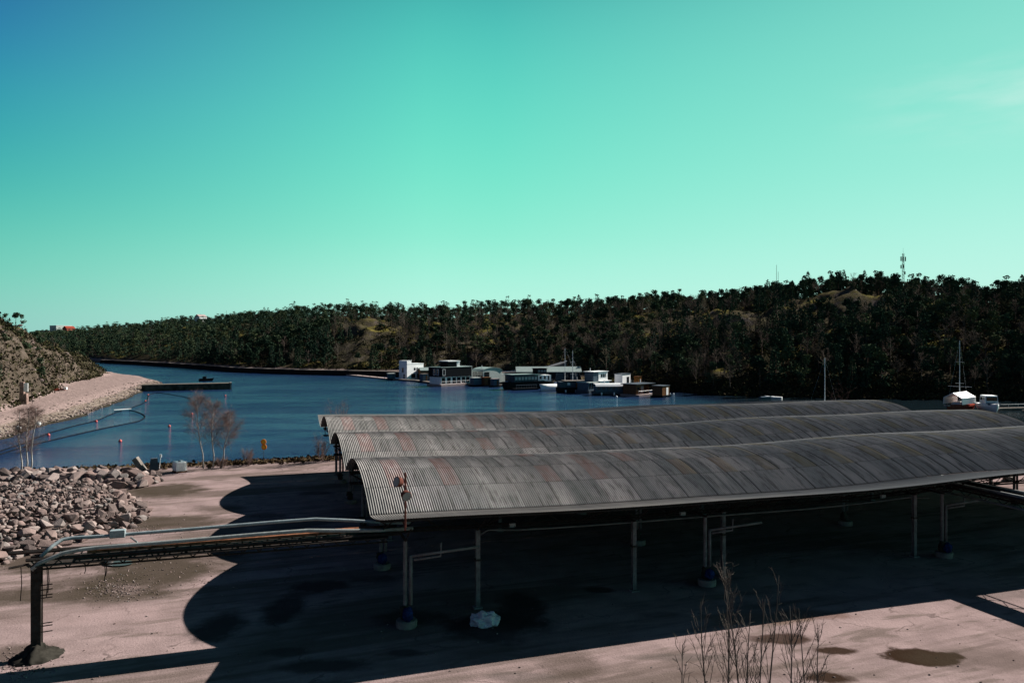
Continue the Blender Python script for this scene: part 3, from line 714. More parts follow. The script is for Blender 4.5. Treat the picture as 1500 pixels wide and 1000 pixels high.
# lattice girders in the valleys
def lattice(mb, u0, u1, v, zt, zb, step=1.1, w=.07):
    n = int(round((u1-u0)/step)); prev = None
    for i in range(n+1):
        u = u0+(u1-u0)*i/n; s = sag(u); t = Vector((u, v, zt+s)); b = Vector((u, v, zb+s))
        if prev:
            mb.bar(prev[0], t, w); mb.bar(prev[1], b, w*1.15)
            mb.bar(prev[0] if i % 2 else prev[1], b if i % 2 else t, w*.55)
        prev = (t, b)
for v in [V0+SPAN*i for i in range(4)]:
    m = MB(); lattice(m, U0+.3, U1-.3, v-.28, 4.72, 4.02); lattice(m, U0+.3, U1-.3, v+.28, 4.72, 4.02)
    m.build('lattice_girder', M_['darksteel'], shed)
# cross ribs that carry the vaults, canopy brackets
m = MB(); c = MB()
u = U0+.5
while u < U1:
    for i in range(3):
        m = MB(); P = [(u, p[0], p[1]-.10+sag(u)) for p in vault_prof(V0+SPAN*i)[::2]]; m.tube(P, .05, 4)
        m.bar((u, V0+SPAN*i+.3, 4.72+sag(u)), (u, V0+SPAN*(i+1)-.3, 4.72+sag(u)), .035)
        for k in (3, 6.6, 10.2):
            x = (k-6.6)/6.6; m.bar((u, V0+SPAN*i+k, 4.72+sag(u)), (u, V0+SPAN*i+k, ZV-.12+RISE*(1-x*x)+sag(u)), .03)
        m.build('roof_rib', M_['darksteel'], shed)
    for vv, sg in ((V0, -1), (V0+3*SPAN, 1)):
        c = MB(); P = [(u, p[0], p[1]-.08+sag(u)) for p in canopy_prof(vv, sg)]; c.tube(P, .045, 4)
        c.bar((u, vv+sg*.3, 4.1+sag(u)), P[-2], .05)
        c.bar((u, vv+sg*.3, 4.1+sag(u)), P[5], .035); c.build('canopy_bracket', M_['darksteel'], shed)
    u += 5.28
for k in (1.6, 3.1, 4.5):
    for vv, sg in ((V0, -1), (V0+3*SPAN, 1)):
        m = MB(); zz = ZV-.1+.82*(k/4.6)**1.4; prev = None
        for j in range(33):
            uu = U0+.1+(U1-U0-.2)*j/32; q = (uu, vv+sg*k, zz+sag(uu)-.02)
            if prev: m.bar(prev, q, .05)
            prev = q
        m.build('purlin', M_['darksteel'], shed)
# small bright clamps and lamps along the front girder
for uu in (11.9, 22.0, 36.2): m = MB(); m.box((uu, V0-.42, 4.1+sag(uu)), (.32,.16,.2)); m.build('junction_box', M_['graypipe'], shed)
# pipe slung under the near girder
m = MB(); pts = [(10.1, 36.4, 3.6), (10.5, 36.3, 3.86)]+[(uu, 36.25, 3.92+sag(uu)) for uu in np.arange(12, 39, 2.)]+[(39.5, 36.2, 3.6)]
m.tube(pts, .05, 8); m.build('hanging_pipe', M_['darkpipe'], shed, True)
for uu in np.arange(12, 38, 3.1): m = MB(); m.bar((uu, 36.5, 4.1+sag(uu)), (uu, 36.25, 3.9+sag(uu)), .02); m.build('pipe_hanger', M_['darksteel'], shed)
def column(u, v, kind, lab=None):
    s = sag(u); m = MB()
    if kind == 'drain':
        m.tube([(u,v,.2),(u,v,4.05+s)], .10, 10)
    else:
        m.b2(u-.11, u+.11, v-.10, v-.085, .1, 4.05+s); m.b2(u-.11, u+.11, v+.085, v+.10, .1, 4.05+s); m.b2(u-.012, u+.012, v-.084, v+.084, .1, 4.05+s)
        m.b2(u-.22, u+.22, v-.2, v+.2, 0, .09)
    co = m.build('column', M_['column'], shed, label=lab)
    if kind == 'drain':
        d = MB(); d.tube([(u+.26,v-.05,1.0),(u+.26,v-.05,3.35+s)], .085, 10)
        if v < 37: d.tube([(u+.26,v-.05,3.30+s),(u+2.2,v-.1,3.42+s),(u+3.6,v-.15,3.50+s)], .07, 8); d.tube([(u+.4,v-.05,3.12+s),(u+1.7,v-.1,3.2+s),(u+1.72,v-.1,3.85+s)], .055, 8)
        d.build('drain_pipe', M_['column'], co, True)
        b = MB(); b.lathe([(.48,0),(.50,.04),(.50,.30),(.46,.34)], 24, (u+.05, v-.1, 0)); b.build('concrete_base', M_['conc'], co)
        e = MB(); e.lathe([(.2,.34),(.24,.42),(.22,.7),(.16,.86),(.12,1.0)], 14, (u+.02, v, 0)); e.tube([(u-.3,v-.1,.7),(u+.28,v-.1,.74)], .06, 8); e.box((u-.2, v-.2, .85), (.16,.16,.3)); e.build('valve_block', M_['darksteel'], co)
    else:
        d = MB(); d.box((u, v, 2.45), (.30,.27,.1)); d.build('splice_plate', M_['darksteel'], co)
    if v < 37:
        h = MB(); h.bar((u, v-.1, 4.08+s), (u, 36.9, 4.10+s), .10); h.bar((u, v, 4.05+s), (u, v-1.6, 5.0+s), .05); h.build('head_beam', M_['darksteel'], co)
    return co
for (u, v, k) in [(6.0,34.9,'drain'),(9.9,36.1,'post'),(18.6,35.9,'post'),(22.9,35.7,'drain'),(24.6,36.5,'post'),(38.3,36.2,'post'),(40.0,35.7,'drain'),(57,35.7,'drain'),(53,36.2,'post')]:
    column(u, v, k)
for v in (44.2, 53.5, 62.8, 72.1, 76.6):
    for u in (6.15, 23.1, 40.1, 57.1, 68.2): column(u, v, 'drain' if v != 76.6 else 'post')
for u in (7.6, 15.4, 31.9, 48.5, 62): 
    for v in (50.2, 63.4): column(u, v, 'post')
# blue plastic bundles at the column feet
bl = [((6.05,34.55), 'bright blue plastic bundle on the round base of the near left column'), ((22.95,35.35), 'blue plastic bundle on the column base behind the bare saplings'), ((40.05,35.35), 'blue plastic bundle on the column base at the right under the shed'), ((6.2,43.85), 'dark blue plastic bundle at the second column from the near left corner')]
for (u, v), lb in bl:
    bm = bmesh.new(); bmesh.ops.create_icosphere(bm, subdivisions=3, radius=.26)
    for q in bm.verts:
        q.co.z *= 1.25; q.co += q.co.normalized()*(noise.noise(q.co*6+Vector((u,v,0)))*.09)
    me = bpy.data.meshes.new('blue_bundle'); bm.to_mesh(me); bm.free(); me.materials.append(M_['bluetarp'])
    o = bpy.data.objects.new('blue_bundle', me); COL.objects.link(o); o.location = UV(u, v, .66); tag(o, lb, 'plastic bundle', 'blue bundles at the column feet')
# white sack heap by the second column
bm = bmesh.new(); bmesh.ops.create_icosphere(bm, subdivisions=4, radius=1)
for q in bm.verts:
    p = q.co.copy(); q.co = Vector((p.x*.66, p.y*.42, max(p.z, -.55)*.40+.22)); n_ = noise.noise(p*2.1)*.17+abs(noise.noise(p*5.5))*.10; q.co += p.normalized()*n_
me = bpy.data.meshes.new('white_sack'); bm.to_mesh(me); bm.free(); me.materials.append(M_['bag'])
o = bpy.data.objects.new('white_sack', me); COL.objects.link(o); o.location = (*px2g(710, 915), 0); o.rotation_euler = (0,0,-.15); tag(o, 'crumpled white woven sack lying at the foot of the second column', 'sack')
# floodlight pole on the canopy edge
pu, pv = 5.55, V0-4.75
fl = thing('floodlight_pole', 'rusty red floodlight pole with two lamps fixed to the near edge of the shed roof', 'floodlight', UV(pu, pv, 0), PHI)
zt = 5.75+sag(pu)
m = MB(); m.tube([(0,0,5.2),(0,0,7.75)], .045, 8); m.build('pole', M_['rust'], fl)
m = MB(); m.bar((0,0,5.35),(0,.6,5.45),.05); m.bar((0,0,5.8+.02),(0,.45,5.72),.04); m.bar((0,0,7.3),(-.3,0,7.3),.03); m.bar((0,0,6.85),(-.2,0,6.85),.03); m.build('bracket', M_['rust'], fl)
def lamp(x, z, rot, label):
    m = MB(); m.lathe([(.07,0),(.13,.05),(.2,.12),(.22,.30),(.235,.32),(.235,.34)], 18)
    h = m.build('lamp_head', M_['rust'], fl, True, label=label); h.location = (x, -.03, z); h.rotation_euler = rot
    g_ = MB(); g_.lathe([(.205,.342),(.205,.352)], 18); g_.build('lamp_glass', M_['graypipe'], h)
lamp(-.12, 7.32, (R(25), R(-75), 0), 'upper lamp turned to the left'); lamp(-.08, 6.88, (R(115), R(-38), 0), 'lower lamp showing its grey glass')

# ------------------------------------------------------------------ pipe bridges
pb = thing('pipe_bridge', 'dark pipe bridge with two pale pipes from a post to the shed, left', 'pipe bridge', UV(-9.62, 36.4, 0), PHI)
m = MB(); m.b2(-.19,.19,-.16,-.13,0,4.35); m.b2(-.19,.19,.13,.16,0,4.35); m.b2(-.15,-.12,-.129,.129,0,4.35); m.b2(.12,.15,-.129,.129,0,4.35); m.build('post', M_['darksteel'], pb)
m = MB(); m.lathe([(1.1,-.15),(1.0,0),(.8,.10),(.62,.2),(.5,.3),(.38,.4),(.28,.48),(.18,.55)], 28); 
mo = m.build('footing', worn('dark_dirt_heap', (.028,.026,.022), .4, 4, .95, spec=0), pb, True, label='dark heap of earth and debris around the post foot')
for q in mo.data.vertices: q.co += Vector((noise.noise(q.co*2.3)*.25, noise.noise(q.co*2.9+Vector((5,0,0)))*.25, noise.noise(q.co*5)*.12))
for i, z in enumerate((1.05, 1.3, 1.42, 2.5, 2.62, 2.85, 3.05)):
    m = MB(); m.bar((.16,-.1,z),(.62,-.12,z+.03),.035); m.build('step_iron', M_['darksteel'], pb)
m = MB(); m.bar((-1.15,.35,4.42),(15.5,.35,4.30),.13); m.bar((-.2,-.75,4.35),(15.5,-.75,4.2),.11)
m.bar((-.9,-.5,4.0),(.2,-.2,4.1),.07); m.bar((0,-1.1,4.2),(0,1.1,4.2),.14); m.bar((0,-.9,4.1),(0,0,3.5),.05); m.bar((0,.9,4.1),(0,0,3.5),.05)
m.build('beam', M_['darksteel'], pb)
m = MB()
for vv in (-.75,):
    k = 0; x = .3
    while x < 14.6:
        m.bar((x, vv, 4.25), (x+.35, vv, 3.92), .035); m.bar((x+.35, vv, 3.92), (x+.7, vv, 4.25), .035); x += .7
    m.bar((.3, vv, 3.92), (14.9, vv, 3.86), .06)
x = .6
while x < 14.8: m.bar((x,-.75,4.24),(x,.35,4.32),.05); m.bar((x,-.75,4.24),(x+1.1,.35,4.32),.03); x += 1.1
m.build('lattice', M_['darksteel'], pb)
m = MB(); m.b2(.2, 14.9, -1.0, .6, 4.08, 4.13); m.build('cable_tray', M_['darksteel'], pb)
m = MB(); m.b2(2.0, 14.6, -.42, .1, 4.34, 4.47); me_ = m.build('lagging', M_['rustlag'], pb)
m = MB(); m.tube([(.05,-.95,3.98),(.3,-.86,4.2),(1.2,-.72,4.52),(1.9,-.66,4.60),(2.5,-.64,4.62),(5,-.64,4.62),(9,-.62,4.66),(11.2,-.62,4.66),(13.0,-.6,4.5),(14.6,-.5,4.36),(16.2,-.3,4.3)], .088, 12); m.build('lower_pipe', M_['graypipe'], pb, True)
m = MB(); m.tube([(.25,-.4,4.35),(.6,-.1,4.7),(.9,.30,4.86),(1.3,.38,4.88),(2.5,.4,4.85),(6,.4,4.88),(10,.4,4.93),(11.6,.4,4.93),(13.4,.4,4.72),(14.9,.4,4.50),(16.2,.4,4.4)], .078, 12); m.build('upper_pipe', M_['bluepipe'], pb, True)
m = MB(); m.box((3.05,.36,4.93), (.62,.34,.34)); m.build('valve_box', M_['bluepipe'], pb, bevel=.03)
m = MB(); m.tube([(3.6,.2,4.75),(3.9,-.1,4.6),(3.95,-.3,4.5)], .04, 6); m.bar((1.0,-.3,4.5),(.5,-.6,4.1),.03); m.build('strut', M_['graypipe'], pb)
for (x, y, z0, z1) in ((-.45,-.5,4.05,2.6),(.62,-.75,3.9,2.9),(.58,-.8,4.0,2.75),(2.0,-.8,3.9,3.6),(2.75,-.8,3.9,3.2),(2.8,-.78,3.9,3.4)):
    m = MB(); m.tube([(x,y,z0),(x+.03,y,(z0+z1)/2),(x-.02,y,z1)], .018, 5); m.build('hanging_cable', M_['darksteel'], pb)
# second bridge leaves the shed towards the viewer at the right
p2 = thing('pipe_bridge', 'dark pipe bridge with pale pipes leaving the shed at the right edge', 'pipe bridge', UV(40.9, 37.5, 0), PHI)
m = MB()
for x in (-.7, .7): m.bar((x,0,4.55),(x,-44,4.45),.13); m.bar((x,0,4.05),(x,-44,3.95),.08)
y = -.3
while y > -43:
    for x in (-.7, .7): m.bar((x,y,4.5),(x,y-.6,4.05),.04); m.bar((x,y-.6,4.05),(x,y-1.2,4.5),.04)
    m.bar((-.7,y,4.5),(.7,y,4.5),.06); y -= 1.2
m.build('lattice', M_['darksteel'], p2)
m = MB(); m.b2(-.85,.85,-43,-.5,4.56,4.60); m.build('walkway', M_['darksteel'], p2)
m = MB(); m.tube([(-.62,1.5,4.70),(-.62,-44,4.70)], .10, 10); m.build('pipe', M_['graypipe'], p2, True)
m = MB(); m.tube([(.5,1.5,4.72),(.5,-44,4.72)], .12, 10); m.build('pipe', M_['graypipe'], p2, True)
m = MB(); m.tube([(-.9,-.4,4.1),(-.95,-44,3.95)], .06, 8); m.build('pipe', M_['graypipe'], p2, True)
for y in (-14, -30, -43):
    m = MB()
    for x in (-.5, .5): m.bar((x,y,0),(x,y,4.0),.14)
    m.build('post', M_['darksteel'], p2)
# ------------------------------------------------------------------ rocks
def rockmesh(seed, flat=.7):
    r = random.Random(seed); bm = bmesh.new(); sx_, sy_, sz_ = r.uniform(.8,1.2), r.uniform(.65,1.0), r.uniform(.5,.85)*flat/.7
    for _ in range(r.randint(11, 16)):
        v = Vector((r.gauss(0,1), r.gauss(0,1), r.gauss(0,1))).normalized(); bm.verts.new((v.x*sx_*.5, v.y*sy_*.5, v.z*sz_*.5))
    bmesh.ops.convex_hull(bm, input=bm.verts); 
    for v in [v for v in bm.verts if not v.link_faces]: bm.verts.remove(v)
    bmesh.ops.bevel(bm, geom=bm.edges[:], offset=.009, segments=1, affect='EDGES', profile=.5)
    bmesh.ops.triangulate(bm, faces=bm.faces[:]); 
    for v in bm.verts: v.co += v.co.normalized()*noise.noise(v.co*5+Vector((seed,0,0)))*.05
    me = bpy.data.meshes.new('boulder'); bm.to_mesh(me); bm.free(); me.materials.append(M_['rock']); return me
RK = [rockmesh(i) for i in range(12)]
rr_ = random.Random(5)
def pile_h(X, Y, which):
    if which == 'near':
        poly = [(-27.6,53),(-28.2,56.5),(-30.0,60),(-31.8,62.4),(-33.5,63.4),(-37,63.6),(-46,62.4),(-52,61),(-62,58),(-62,40),(-44,38),(-36,39.5),(-31.5,43),(-30.5,47)]
    else:
        poly = [(-34.2,68.0),(-34.0,71),(-36,74.0),(-40,74.0),(-48,73.2),(-60,70.5),(-60,67.0),(-46,68.2),(-38,67.4)]
    d = float(poly_sd(np.array([X]), np.array([Y]), poly)[0])
    return d
spots = []
tries = 0
while len(spots) < 6500 and tries < 70000:
    tries += 1; which = 'near' if rr_.random() < .72 else 'back'
    if which == 'near': X, Y = rr_.uniform(-58, -26), rr_.uniform(40, 67)
    else: X, Y = rr_.uniform(-58, -31), rr_.uniform(66.5, 75)
    d = pile_h(X, Y, which)
    if d < -.2: continue
    if which == 'near': h = min(1.9, d*.55); s = rr_.choice([.32,.38,.45,.5,.6,.75,1.0]) * (1.0 if d < 2 else .8)
    else: h = min(.7, d*.35); s = rr_.choice([.45,.6,.8,1.0,1.3])
    if X/Y*F+750 < -60: continue
    spots.append((X, Y, max(0, h-.1+rr_.uniform(-.1,.25)), s, which))
kept = []; big = sorted(spots, key=lambda q: -q[3]); grid = {}
for q in big:                                        # larger stones claim their room first
    k = (int(q[0]//1.2), int(q[1]//1.2)); ok = True
    for a in (-1,0,1):
        for b in (-1,0,1):
            for o_ in grid.get((k[0]+a,k[1]+b), []):
                if math.hypot(o_[0]-q[0], o_[1]-q[1]) < (o_[3]+q[3])*.30: ok = False
    if ok: grid.setdefault(k, []).append(q); kept.append(q)
front = sorted([q for q in kept if -10 < q[0]/q[1]*F+750 < 1500], key=lambda q: -q[3]/q[1])[:290]
fs = set(id(q) for q in front); sv, sf, st_ = [], [], []; off = 0
kinds_ = {'near': ('angular pink-grey granite boulder in the big rubble pile left of the shed', 'boulders in the big rubble pile'), 'back': ('pale pinkish boulder in the row of rocks along the water edge', 'boulders in the row by the water')}
for q in kept:
    X, Y, Z, s, which = q; me = rr_.choice(RK); eul = (rr_.uniform(-.6,.6), rr_.uniform(-.6,.6), rr_.uniform(0,6.3))
    if id(q) in fs:
        o = bpy.data.objects.new('boulder', me); COL.objects.link(o); o.location = (X, Y, Z+s*.12); o.rotation_euler = eul; o.scale = (s*1.15,)*3
        tag(o, kinds_[which][0], 'boulder', kinds_[which][1])
    else:
        from mathutils import Euler
        mt = Matrix.LocRotScale(Vector((X,Y,Z+s*.1)), Euler(eul), Vector((s,)*3)*1.15); n = len(me.vertices)
        co = np.empty(n*3); me.vertices.foreach_get('co', co); co = co.reshape(-1,3) @ np.array(mt.to_3x3()).T + np.array(mt.translation)
        fi = np.array([list(p.vertices) for p in me.polygons]); sv.append(co); sf.append(fi+off); off += n; st_.append(np.full(n, rr_.random()))
# small rubble and chips between and around
for _ in range(8000):
    X, Y = rr_.uniform(-60, -25), rr_.uniform(39, 75); dn_, db_ = pile_h(X, Y, 'near'), pile_h(X, Y, 'back'); d = max(dn_, db_)
    if d < 0 and rr_.random() > math.exp(d*1.6)*.35: continue
    s = rr_.uniform(.10, .42) if d > 0 else rr_.uniform(.05, .2); Z = max(0, min(2.2, dn_*.62)-.05, min(.7, db_*.35))+rr_.uniform(-.05,.12 if d > 0 else 0)
    me = rr_.choice(RK); mt = Matrix.LocRotScale(Vector((X,Y,Z)), Euler((rr_.uniform(-1,1), rr_.uniform(-1,1), rr_.uniform(0,6))), Vector((s,)*3)); n = len(me.vertices)
    co = np.empty(n*3); me.vertices.foreach_get('co', co); co = co.reshape(-1,3) @ np.array(mt.to_3x3()).T + np.array(mt.translation)
    fi = np.array([list(p.vertices) for p in me.polygons]); sv.append(co); sf.append(fi+off); off += n; st_.append(np.full(n, rr_.random()))
# gravel and chips on the yard, stones on the far beach
for _ in range(1500):
    t = rr_.random()
    if t < .30: px, py = rr_.gauss(175, 28), rr_.gauss(862, 9)
    elif t < .45: px, py = rr_.gauss(25, 20), rr_.gauss(975, 12)
    elif t < .6: px, py = rr_.gauss(205, 25), rr_.gauss(777, 4)
    elif t < .75: px, py = rr_.gauss(250, 60), rr_.gauss(830, 24)
    else: px, py = rr_.uniform(0, 1500), rr_.uniform(700, 1000)
    X, Y = px2g(px, max(py, 697)); s = rr_.uniform(.03, .13); me = rr_.choice(RK); n = len(me.vertices)
    co = np.empty(n*3); me.vertices.foreach_get('co', co); co = co.reshape(-1,3)*s+np.array([X,Y,s*.1])
    fi = np.array([list(p.vertices) for p in me.polygons]); sv.append(co); sf.append(fi+off); off += n; st_.append(np.full(n, rr_.random()))
for _ in range(1500):
    k = rr_.randrange(0, 9); a, b = PA[k], PA[k+1]; t = rr_.random(); X = a[0]+(b[0]-a[0])*t-abs(rr_.gauss(0, 2.3)); Y = a[1]+(b[1]-a[1])*t
    Z = float(terrain(np.array([X]), np.array([Y]))[0]); s = rr_.uniform(.15,.7); me = rr_.choice(RK); n = len(me.vertices)
    if Z < -1.7: continue
    co = np.empty(n*3); me.vertices.foreach_get('co', co); co = co.reshape(-1,3)*s+np.array([X,Y,Z])
    fi = np.array([list(p.vertices) for p in me.polygons]); sv.append(co); sf.append(fi+off); off += n; st_.append(np.full(n, rr_.random()))
for _ in range(2600):
    X, Y = rr_.uniform(-230, -88), rr_.uniform(105, 330); d = float(poly_sd(np.array([X]), np.array([Y]), PH)[0])
    if d < -1 or d > 40 or float(vn(np.array([X]), np.array([Y]), 11, 44)[0]) < .45: continue
    Z = float(terrain(np.array([X]), np.array([Y]))[0]); s = rr_.uniform(.5, 2.2)*(1.3 if rr_.random() < .15 else .8); me = rr_.choice(RK); n = len(me.vertices)
    mt = Matrix.LocRotScale(Vector((X,Y,Z)), Euler((rr_.uniform(-.6,.6), rr_.uniform(-.6,.6), rr_.uniform(0,6))), Vector((s,s,s*.8)))
    co = np.empty(n*3); me.vertices.foreach_get('co', co); co = co.reshape(-1,3) @ np.array(mt.to_3x3()).T + np.array(mt.translation)
    fi = np.array([list(p.vertices) for p in me.polygons]); sv.append(co); sf.append(fi+off); off += n; st_.append(np.full(n, rr_.random()*.5))
ru = np_obj('rubble', np.concatenate(sv), np.concatenate(sf), [M_['rock']], attr=np.concatenate(st_)); tag(ru, 'broken stone and gravel filling the rock piles and strewn over the yard', 'rubble', kind='stuff')
print('ROCKS', len(kept))

# ------------------------------------------------------------------ floating houses and boats
WZ = -1.5
def place(px, py, z=WZ):                       # water-line pixel -> distance
    Y = (CAMZ-z)*F/(py-500); return at(px, Y, z)
def windows(root, par, wins, L, Wd, mat='glass', frame='white'):
    """wins: (face, a, z, w, h); face f/b front/back, l/r ends"""
    for (fc, a, z, w, h) in wins:
        m = MB(); fr = MB()
        if fc in 'fb':
            y = -Wd/2 if fc == 'f' else Wd/2; s = -1 if fc == 'f' else 1
            m.box((a, y+s*.03, z), (w, .05, h))
            if frame: 
                fr.box((a, y+s*.03, z+h/2+.05), (w+.2, .1, .1)); fr.box((a, y+s*.03, z-h/2-.05), (w+.2, .1, .1))
                fr.box((a-w/2-.05, y+s*.03, z), (.1, .1, h)); fr.box((a+w/2+.05, y+s*.03, z), (.1, .1, h))
        else:
            x = -L/2 if fc == 'l' else L/2; s = -1 if fc == 'l' else 1
            m.box((x+s*.03, a, z), (.05, w, h))
            if frame:
                fr.box((x+s*.03, a, z+h/2+.05), (.1, w+.2, .1)); fr.box((x+s*.03, a, z-h/2-.05), (.1, w+.2, .1))
                fr.box((x+s*.03, a-w/2-.05, z), (.1, .1, h)); fr.box((x+s*.03, a+w/2+.05, z), (.1, .1, h))
        wo_ = m.build('window', M_[mat], par)
        if frame: fr.build('window_frame', M_[frame], wo_)
def hull(L, B, H, n=14, rake=.8, full=2.2):
    m = MB(); st = []
    for i in range(n+1):
        t = i/n; x = -L/2+L*t; w = B/2*(1-max(0, (t-.45)/.55)**full)*(.86+.14*min(1, t/.3)); w = max(w, .03)
        sh = H*(1+.22*t*t); xr = rake*max(0, t-.6)/.4
        st.append([(x, 0, -.25), (x, w*.62, -.1), (x+xr*.5, w*.92, sh*.45), (x+xr, w, sh), (x+xr, w*.86, sh+.02), (x+xr, 0, sh+.06)])
    for s in st:
        for (x, y, z) in s: m.v.append((x, y, z))
        for (x, y, z) in s[1:-1]: m.v.append((x, -y, z))
    k = 10; order = [0,1,2,3,4,5,9,8,7,6]
    for i in range(n):
        for j in range(k): a, b = order[j], order[(j+1) % k]; m.f.append([i*k+a, i*k+b, (i+1)*k+b, (i+1)*k+a])
    m.f.append([order[j] for j in range(k)]); m.f.append([n*k+order[j] for j in range(k)][::-1])
    return m
# white two-storey house
r = thing('floating_house', 'white cubic two-storey floating house with roof turrets, farthest left of the row', 'floating house', place(601, 556), R(55))
m = MB(); m.box((0,-.6,.15), (12,7,.7)); m.build('float', M_['deck'], r)
wl = MB(); wl.b2(-4.1,5.4,-2.1,2.1,.5,6.3); wl.b2(-4.1,-1.6,-2.1,2.1,6.3,7.6); wall = wl.build('wall', M_['white'], r)
m = MB(); m.b2(-4.2,5.5,-2.2,2.2,6.28,6.42); m.build('roof_edge', M_['white'], r)
m = MB(); m.b2(-.9,-.2,-.6,.2,6.42,7.4); m.build('chimney', M_['white'], r)
m = MB(); m.b2(-3.2,-3.0,-2.2,-2.1,7.6,7.9); m.b2(-1.9,-1.7,-2.2,-2.1,7.6,7.9); m.build('parapet_post', M_['white'], r)
windows(r, wall, [('f',.3,4.3,.9,1.0),('f',1.8,4.3,.9,1.0),('f',-.6,1.6,2.2,1.7),('f',2.4,1.6,1.6,1.7),('l',.1,3.9,.8,1.8),('l',-.6,1.5,.7,1.6)], 8.2, 4.2, frame=None)
# pale floating pontoon
pA, pB = place(503, 549), place(572, 556); d_ = pB-pA
p = thing('pontoon', 'long low pale pink pontoon floating left of the white house', 'pontoon', (pA+pB)/2, math.atan2(d_.y, d_.x))
m = MB(); m.box((0,0,.28), (d_.length,2.6,.5)); m.build('deck', M_['deck'], p)
for i in range(7):
    m = MB(); m.tube([(-d_.length/2+3+i*(d_.length-6)/6,-1.1,.5),(-d_.length/2+3+i*(d_.length-6)/6,-1.1,1.2)], .1, 6); m.build('mooring_post', M_['darksteel'], p)
# connecting jetty under the row
pts = [(578,557),(610,559),(632,562),(700,565),(745,566)]
for a, b in zip(pts[:-1], pts[1:]):
    A, B = place(*a), place(*b); d_ = B-A
    j = thing('jetty', {578: 'low dark jetty along the white house', 610: 'low dark jetty between the white and the black house', 632: 'low dark jetty behind the black house', 700: 'low dark jetty in front of the round-roofed grey house'}[a[0]], 'jetty', (A+B)/2+Vector((0,1.2,0)), math.atan2(d_.y, d_.x), 'jetties joining the floating houses')
    m = MB(); m.box((0,0,.35), (d_.length,2.0,.5)); m.build('deck', M_['conc'], j); m = MB(); m.box((0,0,0), (d_.length-.2,1.7,.5)); m.build('float', M_['boom'], j)
def shedbox(name, lab, px, py, L, Wd, H, rz, mat, roofm, grp=None, gable=0, base=.5, doorm=None, cat='shed'):
    r = thing(name, lab, cat, place(px, py), R(rz), grp)
    wl = MB(); wl.b2(-L/2,L/2,-Wd/2,Wd/2,base,base+H); wall = wl.build('wall', M_[mat], r)
    m = MB()
    if gable: m.prism([(-Wd/2-.15,base+H-.05),(0,base+H+gable),(Wd/2+.15,base+H-.05),(Wd/2+.15,base+H+.08),(0,base+H+gable+.16),(-Wd/2-.15,base+H+.08)], -L/2-.15, L/2+.15, 'x'); 
    else: m.b2(-L/2-.15,L/2+.15,-Wd/2-.15,Wd/2+.15,base+H,base+H+.14)
    m.build('roof', M_[roofm], r)
    if gable:
        g_ = MB(); g_.prism([(-Wd/2,base+H),(0,base+H+gable-.02),(Wd/2,base+H)], -L/2+.01, L/2-.01, 'x'); g_.build('gable', M_[mat], r)
    m = MB(); m.box((0,0,base/2-.05), (L+.8,Wd+.8,base)); m.build('float', M_['boom'], r)
    m = MB(); m.box((L*.18,-Wd/2-.03,base+H*.42), (L*.28,.06,H*.8)); m.build('door', M_[doorm or 'glass'], r)
    return r, wall
shedbox('floating_shed', 'small blue-grey shed on the pontoon left of the white house', 573, 556, 2.6, 2.2, 1.9, 30, 'greycab', 'palegreen', doorm='greyhull')
r, wall = shedbox('floating_house', 'low brown house with a pale green roof between the white and the black houses', 628, 556, 7.5, 4.5, 3.2, 20, 'wood', 'palerf', gable=1.0)
shedbox('floating_shed', 'grey box shed in front of the brown house, left of the black house', 621, 560, 2.4, 2.2, 2.6, 40, 'greycab', 'conc', doorm='wood')
# black house
r = thing('floating_house', 'black two-storey floating house with a glazed white ground floor and white rooftop room', 'floating house', place(659, 565)+Vector((0,2.5,0)), R(46))
m = MB(); m.b2(-7.6,7.6,-3.9,3.4,-.3,.75); m.build('float', M_['deck'], r, bevel=.1)
wl = MB(); wl.b2(-6.7,6.6,-2.8,3,.75,3.2); low = wl.build('lower_wall', M_['white'], r)
wl = MB(); wl.b2(-7.0,6.8,-3.3,3.3,3.2,6.3); up = wl.build('upper_wall', M_['black'], r)
m = MB(); m.b2(6.8,7.0,-3.3,3.3,.8,6.6); m.build('end_wall', M_['palegreen'], r)
m = MB(); m.b2(-7.1,6.9,-3.4,3.4,6.3,6.45); m.build('roof', M_['palerf'], r)
m = MB(); m.b2(-3.0,2.0,-2.1,1.8,6.45,8.2); tr = m.build('roof_room', M_['black'], r)
m = MB(); m.b2(-3.3,2.3,-2.5,2.2,8.2,8.5); m.b2(.9,2.2,-2.3,-2.1,6.45,8.2); m.b2(2.0,2.15,-2.1,2.0,6.45,8.2); m.build('roof_room_frame', M_['white'], r)
for x in (-5.6,-3.2,-.8,1.2,3.4,5.4):
    m = MB(); m.b2(x-.75,x+.75,-2.86,-2.81,.95,2.9); m.build('window', M_['glass'], low)
windows(r, up, [('l',-1.6,4.7,.8,1.9),('l',.2,4.7,.8,1.9),('f',-5.8,4.7,1.0,1.9)], 14.0, 6.6, frame='white')
m = MB(); m.b2(2.1,2.5,-2.95,-2.83,.8,3.1); m.build('door', M_['white'], low)
m = MB()
for k in range(15): m.bar((-7.4+k*.99,-3.85,.75),(-7.4+k*.99,-3.85,1.7),.03)
m.bar((-7.4,-3.85,1.7),(6.5,-3.85,1.7),.04); m.build('railing', M_['white'], r)
